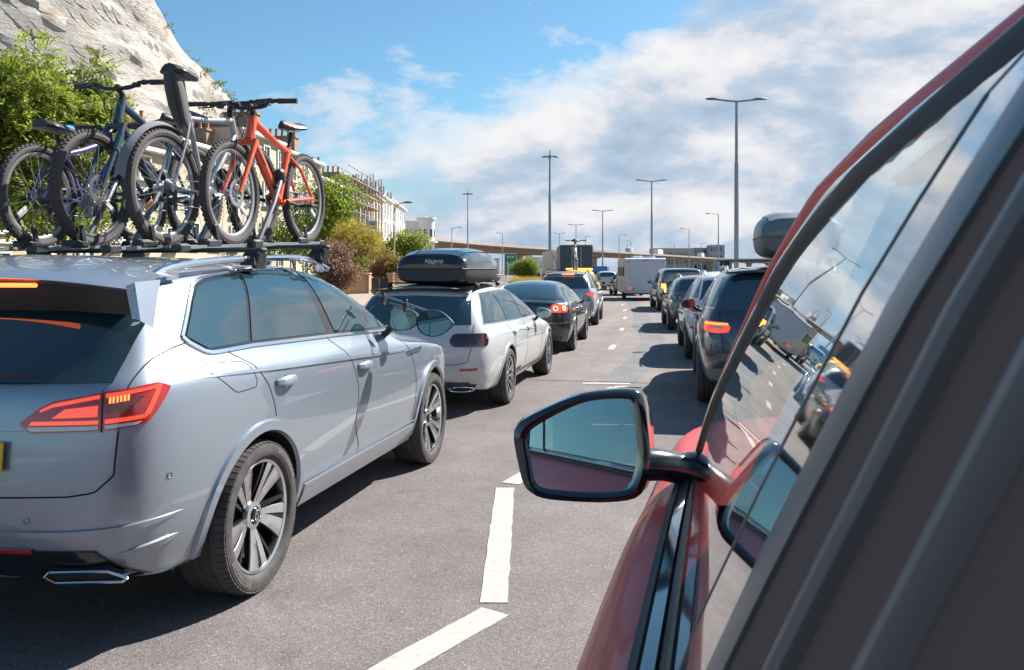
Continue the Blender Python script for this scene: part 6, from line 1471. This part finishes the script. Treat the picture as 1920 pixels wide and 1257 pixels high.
        if hi in (6, 7):
            sc = thing('scaffolding', 'grey scaffold tubes and boards on the ' + ('white rendered' if hi == 6 else 'yellow brick') + ' house front', 'scaffolding', ctr+out*1.2, rz); M_t = mat('scaffold_tube', (.28, .27, .26), .5, .7)
            nl = 6; top = h+(.9 if hi == 7 else .1)
            for k in range(nl):
                for y in (0, -1.2):
                    b = MB(); x = lerp(-wl/2+.2, wl/2-.2, k/(nl-1)); b.tube([(x, y, -.02), (x, y, top+(k % 3)*.25)], .06, 6); b.build('standard', M_t, sc)
            for f in range(int(top/2)):
                z = 2*(f+1)
                for y in (0, -1.2):
                    b = MB(); b.tube([(-wl/2, y, z), (wl/2, y, z)], .05, 6); b.build('ledger', M_t, sc)
                    b = MB(); b.tube([(-wl/2, y, z+1), (wl/2, y, z+1)], .045, 6); b.build('ledger', M_t, sc)
                b = MB(); b.box((0, -.6, z+.06), (wl, 1.15, .06)); b.build('scaffold_board', mat('scaffold_wood', (.30, .22, .14), .9), sc)
    # round-fronted corner building closing the row
    c = at(799, 505, 190); c.z = 0; t = thing('corner_building', 'white round-fronted corner building closing the terrace', 'building', c, .35)
    b = MB(); b.lathe([(0, 1.9), (12.6, 1.9), (12.7, 2.2), (13.1, 2.2), (13.1, 1.6), (13.3, 0)], 20, 'z'); b.build('tower', M_w, t, True, sharp=40)
    b = MB(); b.lathe([(7.4, 1.9), (7.5, 2.6), (7.8, 2.6), (7.9, 1.9)], 20, 'z'); b.build('balcony', M_w, t, True, sharp=40)
    b = MB(); b.box((-3.2, 3.2, 6.2), (6, 6, 12.4)); b.build('wing', M_w, t)
    for z in (3.2, 6.0, 9.6):
        for a in (-2.5, -1.75, -1.0, -.25):
            b = MB(); b.box((1.88*math.cos(a), 1.88*math.sin(a), z), (.10, .62, 1.7), (0, 0, a)); b.build('window', M_pn, t)
build_terrace()

def build_street():
    # brick garden wall, piers, iron gate
    M_br = mat('garden_brick', (.44, .30, .17), .9, var=.2, vscale=9, bump=.3, bscale=25); M_cap = mat('coping', (.45, .36, .27), .85)
    A, B, C, D, E = (at(p, 505, z) for p, z in ((560, 49.5), (688, 52.6), (697, 53), (733, 54), (768, 55.2)))
    for q in (A, B, C, D, E): q.z = 0
    def wall(a, b, lab):
        L = (b-a).length; t = thing('garden_wall', lab, 'wall', (a+b)/2, math.atan2(b.y-a.y, b.x-a.x)); w = MB(); w.box((0, 0, .58), (L, .24, 1.2)); w.build('brickwork', M_br, t); w = MB(); w.box((0, 0, 1.21), (L, .32, .07), bev=.02); w.build('coping', M_cap, t)
    wall(A, B, 'low yellowish brick wall left of the iron gate'); wall(D, E, 'low brick wall right of the iron gate, behind the lamp post')
    for q, l in ((B, 'left'), (D, 'right')):
        t = thing('gate_pier', 'square brick pier on the ' + l + ' of the iron gate', 'pier', q); w = MB(); w.box((0, 0, .64), (.42, .42, 1.34)); w.build('shaft', M_br, t); w = MB(); w.box((0, 0, 1.34), (.52, .52, .09), bev=.03); w.build('cap', M_cap, t)
    a, b = B, D; L = (b-a).length-.5; t = thing('iron_gate', 'dark iron double gate between brick piers', 'gate', (a+b)/2, math.atan2(b.y-a.y, b.x-a.x)); M_i = mat('gate_iron', (.035, .035, .042), .5)
    for k in range(15):
        w = MB(); x = lerp(-L/2, L/2, k/14); w.box((x, 0, .56), (.03, .03, 1.02)); w.build('bar', M_i if k != 7 else M_steel, t)
    for z in (.1, .55, 1.05):
        w = MB(); w.box((0, .0, z), (L, .035, .04)); w.build('rail', M_i, t)
    w = MB(); w.box((0, .03, .55), (L, .01, 1.0)); w.build('backing_sheet', mat('gate_sheet', (.055, .055, .06), .7), t)
    # timber fence under the tree
    P, Q = at(-60, 505, 25), at(300, 505, 31); P.z = Q.z = .1; L = (Q-P).length; t = thing('timber_fence', 'orange brown timber fence with a trellis top, left behind the bicycles', 'fence', (P+Q)/2, math.atan2(Q.y-P.y, Q.x-P.x)); M_f = mat('fence_timber', (.34, .17, .07), .85, var=.25, vscale=4, bump=.2, bscale=30)
    n = int(L/.17); w = MB(); w.box((0, 0, .78), (.155, .03, 1.5)); first = w.build('board', M_f, t); first.location.x = -L/2
    w = MB(); w.box((0, 0, 1.66), (.05, .03, .30)); f2 = w.build('trellis_bar', M_f, t); f2.location.x = -L/2
    for k in range(1, n):
        for o in (first, f2):
            c = o.copy(); COL.objects.link(c); c.parent = t; c.location.x = -L/2+k*L/n; c.location.y = random.uniform(-.008, .008)
    for z in (.3, 1.3, 1.54, 1.82):
        w = MB(); w.box((0, .035, z), (L, .04, .07)); w.build('rail', M_f, t)
    for k in range(6):
        w = MB(); w.box((lerp(-L/2, L/2, k/5), .08, .95), (.1, .1, 1.95)); w.build('post', M_f, t)
build_street()
M_pole = mat('galvanised_pole', (.30, .33, .36), .5, .5); M_lantern = mat('lantern_grey', (.11, .12, .15), .5)
def lamp_post(px, pytop, Hh, label, kind='double', arm=1.3, r0=.11, m=None, side=1, name='street_lamp', group=None):
    z = (Hh-1.62)*1596/(505-pytop); q = at(px, 505, z); q.z = 0; m = m or M_pole
    t = thing(name, label, 'street lamp', q, YAW, group); b = MB(); b.tube([(0, 0, -.02), (0, 0, Hh*.1), (0, 0, Hh*.1+.05), (0, 0, Hh*.68), (0, 0, Hh*.68+.1), (0, 0, Hh)], [r0*1.35, r0*1.3, r0, r0*.85, r0*.66, r0*.55], 10); b.build('pole', m, t, True, sharp=40)
    def lantern(x0, x1, zz, par):
        sg = 1 if x1 > x0 else -1; L = abs(x1-x0); l = MB(); G = []
        for i in range(7):
            u = i/6; w = .17*(math.sin(PI*min(1, u*.8+.18))**.6); h = .10*(math.sin(PI*(u*.85+.1)))**.5
            G.append([Vector((lerp(x0, x1, u), w*math.cos(a), zz+h*max(-.5, math.sin(a)))) for a in [2*PI*j/10 for j in range(11)]])
        l.sheet(G); l.add(G[0][:-1], [tuple(range(10))]); l.add(G[-1][:-1], [tuple(range(10))]); o = l.build('lantern', M_lantern, par, True, sharp=50); fixn(o)
    if kind == 'double':
        b = MB(); b.tube([(-arm, 0, Hh+.12), (-arm*.4, 0, Hh+.02), (0, 0, Hh-.02), (arm*.4, 0, Hh+.02), (arm, 0, Hh+.12)], r0*.42, 7); a = b.build('arm', m, t, True)
        for sg in (1, -1): lantern(sg*arm*.82, sg*(arm*.82+.85), Hh+.13, a)
    elif kind == 'single':
        b = MB(); b.tube([(0, 0, Hh-.02), (side*arm*.5, 0, Hh+.05), (side*arm, 0, Hh+.10)], r0*.45, 7); a = b.build('arm', m, t, True); lantern(side*arm*.9, side*(arm*.9+.7), Hh+.10, a)
    elif kind == 'hook':
        b = MB(); b.tube(curve([(0, 0, Hh-.9), (side*.05, 0, Hh-.3), (side*.35, 0, Hh+.05), (side*arm, 0, Hh+.15)], 12), r0*.5, 7); a = b.build('arm', m, t, True); lantern(side*arm*.95, side*(arm*.95+.6), Hh+.14, a)
    else:
        b = MB(); b.tube([(-arm, 0, Hh-.3), (arm, 0, Hh-.3)], r0*.5, 6); b.tube([(0, -arm, Hh-.3), (0, arm, Hh-.3)], r0*.5, 6); b.tube([(0, 0, Hh-.3), (0, 0, Hh+.9)], r0*.4, 6); a = b.build('mast_head', m, t)
        for x, y in ((-arm, 0), (arm, 0), (0, arm), (0, -arm)): l = MB(); l.box((x, y, Hh-.42), (.7, .6, .22), bev=.06); l.build('floodlight', M_lantern, a)
    return t
def build_lamps():
    lamp_post(1381, 190, 12, 'tallest twin-armed street lamp, right of the centre above the queue', r0=.15)
    lamp_post(1222, 340, 12, 'second twin-armed street lamp, above the caravan', r0=.15)
    lamp_post(1130, 396, 12, 'third twin-armed street lamp, right of the dark lorry', r0=.15)
    lamp_post(1080, 422, 12, 'fourth twin-armed street lamp, rising behind the dark lorry', r0=.15)
    lamp_post(1049, 438, 12, 'farthest twin-armed street lamp, left of the one behind the lorry', r0=.15)
    lamp_post(1347, 402, 10, 'single-armed street lamp just left of the tallest twin lamp', 'single', 1.4, side=-1)
    lamp_post(1292, 430, 10, 'single-armed street lamp between the caravan lamp and the tallest lamp', 'single', 1.4, side=-1)
    lamp_post(1161, 441, 10, 'single-armed street lamp reaching right, above the caravan roof', 'single', 1.4, side=1)
    lamp_post(1031, 291, 25, 'tall blue-grey floodlight mast left of the dark lorry', 'mast', 1.3, .34, mat('mast_blue', (.20, .28, .34), .5, .3), name='floodlight_mast')
    lamp_post(877, 361, 20, 'slender floodlight mast above the roof box', 'mast', .9, .2, name='floodlight_mast')
    lamp_post(739, 384, 6.0, 'cream street lamp post in front of the garden wall', 'hook', .7, .075, mat('cream_pole', (.46, .38, .25), .6), name='street_lamp')
    lamp_post(847, 428, 8, 'curved-arm street lamp left of the viaduct', 'hook', 1.1, .10)
    for i, (px, py) in enumerate(((1183, 452), (1176, 458), (1264, 455), (1315, 457), (1340, 462), (1098, 444), (942, 438), (1440, 455))):
        where = ('just right of the lamp reaching over the caravan', 'close beside the lamp reaching over the caravan', 'right of the second twin-armed lamp', 'right of the middle single-armed lamp', 'next to the left single-armed lamp by the tallest one', 'right of the dark lorry and left of the third twin lamp', 'above the green direction sign', 'behind the grey roof box')[i]
        lamp_post(px, py, 10, 'thin port lamp post, ' + where, 'single', .9, .13, group='distant port lamps', side=1 if i % 2 else -1)
build_lamps()

# ---- viaduct, port, lorries
def build_port():
    M_c = mat('viaduct_concrete', (.36, .31, .28), .9, var=.12, vscale=.4); M_cd = mat('weathered_beam', (.27, .20, .17), .9, var=.15, vscale=.5)
    P = [at(*q) for q in ((700, 505, 185), (811, 505, 222), (905, 505, 262), (1031, 505, 318), (1113, 505, 352), (1200, 505, 420), (1290, 505, 520), (1380, 505, 660), (1500, 505, 860))]
    hts = [8.7, 8.7, 8.7, 8.6, 8.6, 8.6, 8.6, 8.6, 8.6]; C = curve([Vector((p.x, p.y, h)) for p, h in zip(P, hts)], 60)
    t = thing('viaduct', 'long concrete road viaduct crossing behind the queue', 'viaduct', (C[20].x, C[20].y, 0)); O = Vector((C[20].x, C[20].y, 0))
    def sweep(prof, name, m):
        G = []
        for i, c in enumerate(C):
            d = (C[min(i+1, 59)]-C[max(i-1, 0)]); d.z = 0; d.normalize(); n = Vector((d.y, -d.x, 0)); G.append([c-O+n*a+Vector((0, 0, z)) for a, z in prof+[prof[0]]])
        b = MB(); b.sheet(G); o = b.build(name, m, t); fixn(o)
    sweep([(5.0, 0), (5.0, -.5), (3.4, -.6), (3.0, -1.9), (-3.0, -1.9), (-3.4, -.6), (-5.0, -.5), (-5.0, 0)], 'deck', M_cd)
    sweep([(5.02, -.1), (5.3, -.1), (5.3, .75), (5.02, .75)], 'parapet', M_c); sweep([(-5.02, -.1), (-5.3, -.1), (-5.3, .75), (-5.02, .75)], 'parapet', M_c)
    for i in range(4, 60, 5):
        c = C[i]; d = C[min(i+1, 59)]-C[i-1]; rz = math.atan2(d.y, d.x); b = MB(); b.box((0, 0, (c.z-1.9)/2), (1.3, 4.2, c.z-1.9), bev=.2); b.box((0, 0, c.z-2.2), (1.6, 6.6, .7)); b.xf(Matrix.Rotation(rz, 4, 'Z')); b.xf(Matrix.Translation(c-O-Vector((0, 0, c.z)))); b.build('pier', M_c, t)
    def lorry(label, q, rz, L, W, Hh, m, cabm, rear_m=None, side_txt=None, sc=1.0, name='lorry', cab=True, rear_txt=None):
        o = thing(name, label, 'lorry', q, rz); z0 = 1.05
        b = MB(); b.box((0, L/2, (z0+Hh)/2), (W, L, Hh-z0), bev=.06); bx = b.build('box_body', m, o)
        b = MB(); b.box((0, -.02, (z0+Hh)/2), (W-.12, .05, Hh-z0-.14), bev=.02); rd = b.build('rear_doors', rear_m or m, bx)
        for x in (-.35, .35): b = MB(); b.tube([(x, -.06, z0+.1), (x, -.06, Hh-.15)], .025, 6); b.build('door_bar', M_steel, rd)
        b = MB(); b.box((0, L/2, z0-.12), (W*.7, L*.98, .18)); b.box((0, .04, .62), (W*.94, .1, .16)); b.build('chassis', M_under, o)
        for sg in (1, -1):
            b = MB(); b.box((sg*W*.38, -.02, .80), (.34, .06, .13), bev=.01); b.build('tail_light', M_redlens, o)
            for y in (1.1, 2.3, L-1.0):
                b = MB(); b.lathe([(-.13, .28), (-.13, .46), (-.09, .5), (.09, .5), (.13, .46), (.13, .28), (.06, .1), (.06, 0)], 18, c=(sg*(W/2-.16), y, .5)); b.build('tyre', M_rubber, o, True, sharp=40)
        if cab:
            b = MB(); b.prism([(L+.25, .55), (L+.25, 3.0), (L+.9, 3.25), (L+1.75, 2.6), (L+2.0, 1.5), (L+2.0, .55)], W*.98, 'x'); cb = b.build('cab', cabm, o)
            for sg in (1, -1):
                b = MB(); b.prism([(L+.95, 1.75), (L+.95, 2.5), (L+1.65, 2.5), (L+1.85, 1.75)], .02, 'x', (sg*(W*.49+.006), 0, 0)); b.build('side_window', M_glass2, cb)
            b = MB(); b.box((0, L+1.9, 2.05), (W*.9, .06, .9), (.22, 0, 0)); b.build('windscreen', M_glass2, cb)
        if side_txt:
            M = Matrix(((0, 0, 1, W/2+.012), (1, 0, 0, L*.16), (0, 1, 0, Hh-.75), (0, 0, 0, 1))); lettering('lorry_lettering', side_txt, 1.0, mat('red_lettering', (.60, .05, .06), .5), bx, M)
        if rear_txt:
            M = Matrix(((1, 0, 0, -.78), (0, 0, -1, -.052), (0, 1, 0, Hh-.80), (0, 0, 0, 1))); lettering('lorry_lettering', rear_txt, .62, mat('red_lettering', (.60, .05, .06), .5), rd, M)
        return o
    g = lambda px, z, h=0: Vector((at(px, 505, z).x, at(px, 505, z).y, h))
    lorry('dark slate box lorry filling the lane ahead, behind the single roof bicycle', g(1081, 66), .19, 7.5, 2.55, 3.52, mat('slate_curtain', (.045, .075, .095), .55), M_greyp, mat('slate_doors', (.040, .070, .090), .5))
    lorry('pale lorry trailer with red letters DS, left of the dark lorry', g(1056, 92), .30, 8, 2.5, 3.62, mat('trailer_grey', (.40, .38, .36), .6), M_white, mat('trailer_sunlit_tone', (.62, .55, .54), .5), rear_txt='DS')  # rear doors coloured paler than the sides: sunlight on that face, painted in
    lorry('white box lorry at the left of the lettered trailer', g(1012, 104), .35, 6, 1.9, 3.2, mat('box_white', (.55, .54, .54), .6), M_white, mat('box_white', (.55, .54, .54), .6))
    lorry('bright blue lorry trailer parked under the viaduct', g(1140, 150), PI/2-.05, 6.5, 2.5, 2.15, mat('blue_curtain', (.02, .17, .42), .5), M_white, None)
    # traffic on the viaduct
    for i, (s, lab, L, m) in enumerate(((22.5, 'white articulated lorry crossing the viaduct left of the tall mast', 9.5, M_white), (31.2, 'white lorry crossing the viaduct right of the dark lorry', 9.0, M_white), (18.2, 'grey box van crossing the viaduct behind the white lorry', 4.5, mat('van_grey', (.45, .46, .48), .5)))):
        k = int(s); c = C[k].lerp(C[k+1], s-k); d = C[k+1]-C[k]; lorry(lab, c+Vector((0, 0, .01)), math.atan2(d.y, d.x)-PI/2, L, 2.4, 3.6 if L > 6 else 2.9, m, M_white)
    # white buildings seen under and beyond the viaduct
    def shed(label, px, z, w, dpt, h, m, rows=0, roof=None):
        q = g(px, z); o = thing('port_building', label, 'building', q, YAW); b = MB(); b.box((0, dpt/2, h/2), (w, dpt, h)); b.build('wall', m, o); b = MB(); b.box((0, dpt/2, h+.12), (w+.5, dpt+.5, .3)); b.build('roof', roof or M_greyp, o)
        for r in range(rows):
            for k in range(int(w/2.6)): b = MB(); b.box((-w/2+1.3+2.6*k, -.03, h*(r+.55)/rows), (1.5, .08, h/rows*.5)); b.build('window', M_glass2, o)
    shed('pale office block showing under the viaduct, left of the green sign', 915, 330, 9, 8, 5.5, M_white, 2)
    shed('grey port hangar beyond the viaduct, right of the caravan lamp', 1262, 760, 36, 20, 20, mat('hangar', (.42, .38, .35), .8), 1)
    shed('open steel port building right of the hangar', 1322, 700, 18, 12, 19, mat('hangar_b', (.40, .41, .43), .8), 3)
    shed('second open steel port building, close to the single-armed lamps', 1345, 690, 12, 12, 21, mat('hangar_b', (.40, .41, .43), .8), 3)
    shed('long pale terminal roof at the left end of the viaduct', 842, 420, 22, 12, 13.5, mat('terminal', (.50, .49, .47), .7), 1)
    # direction sign
    q = g(957, 120); t2 = thing('direction_sign', 'green direction sign with white roundabout diagram, before the viaduct', 'road sign', q, YAW)
    b = MB(); b.box((0, 0, 2.3), (1.72, .05, 3.1), bev=.01); pl = b.build('panel', mat('sign_green', (.012, .20, .12), .5), t2)
    for x in (-.6, .6): b = MB(); b.tube([(x, .08, -.02), (x, .08, 3.8)], .06, 8); b.build('post', M_pole, t2)
    b = MB(); w = .06
    for x, z, a, c in ((0, 3.83, 1.64, w), (0, .77, 1.64, w), (-.83, 2.3, w, 3.1), (.83, 2.3, w, 3.1), (-.35, 1.5, .14, 1.4), (.2, 2.25, 1.0, .10), (-.45, 2.55, .10, .5), (.25, 1.45, .7, .05), (.2, 1.2, .6, .05)): b.box((x, -.03, z), (a, .006, c))
    b.build('sign_border', M_white, pl)
    lettering('sign_lettering', 'PTP', .62, M_white, pl, Matrix(((1, 0, 0, .02), (0, 0, -1, -.03), (0, 1, 0, 3.25), (0, 0, 0, 1))))
    # name board on a white pole by the terrace
    q = g(691, 62); t3 = thing('notice_sign', 'pale blue notice board on a white pole by the terrace', 'sign', q, YAW)
    b = MB(); b.tube([(0, .05, -.02), (0, .05, 5.4)], .09, 8); b.build('pole', M_white, t3, True)
    b = MB(); b.box((.25, 0, 4.85), (.75, .05, .6), bev=.01); pn = b.build('panel', mat('notice_blue', (.42, .50, .58), .5), t3)
    for k in range(3): b = MB(); b.box((.25, -.028, 4.98-.13*k), (.58, .006, .045)); b.build('text_line', mat('notice_text', (.2, .26, .34), .6), pn)
build_port()

def build_far_traffic():
    for px, z, rz, m, lab in ((905, 96, 1.2, M_pearl, 'small white car far off, left of the green sign'), (925, 108, 1.3, M_greyp, 'grey car far off in front of the pale office block'), (1185, 118, .5, M_navy, 'dark car far off beyond the caravan')):
        q = at(px, 505, z); plain_car('hatchback', lab, q.x, q.y, rz, m, {})
    a, b = at(868, 505, 84), at(945, 505, 92); a.z = b.z = 0; L = (b-a).length; t = thing('pedestrian_rail', 'grey pedestrian guard rail beside the far carriageway', 'railing', (a+b)/2, math.atan2(b.y-a.y, b.x-a.x))
    for z in (.2, 1.05):
        w = MB(); w.tube([(-L/2, 0, z), (L/2, 0, z)], .035, 6); w.build('rail', M_pole, t)
    for k in range(26):
        w = MB(); x = lerp(-L/2, L/2, k/25); w.tube([(x, 0, -.02), (x, 0, 1.05)], .022, 5); w.build('bar', M_pole, t)
build_far_traffic()
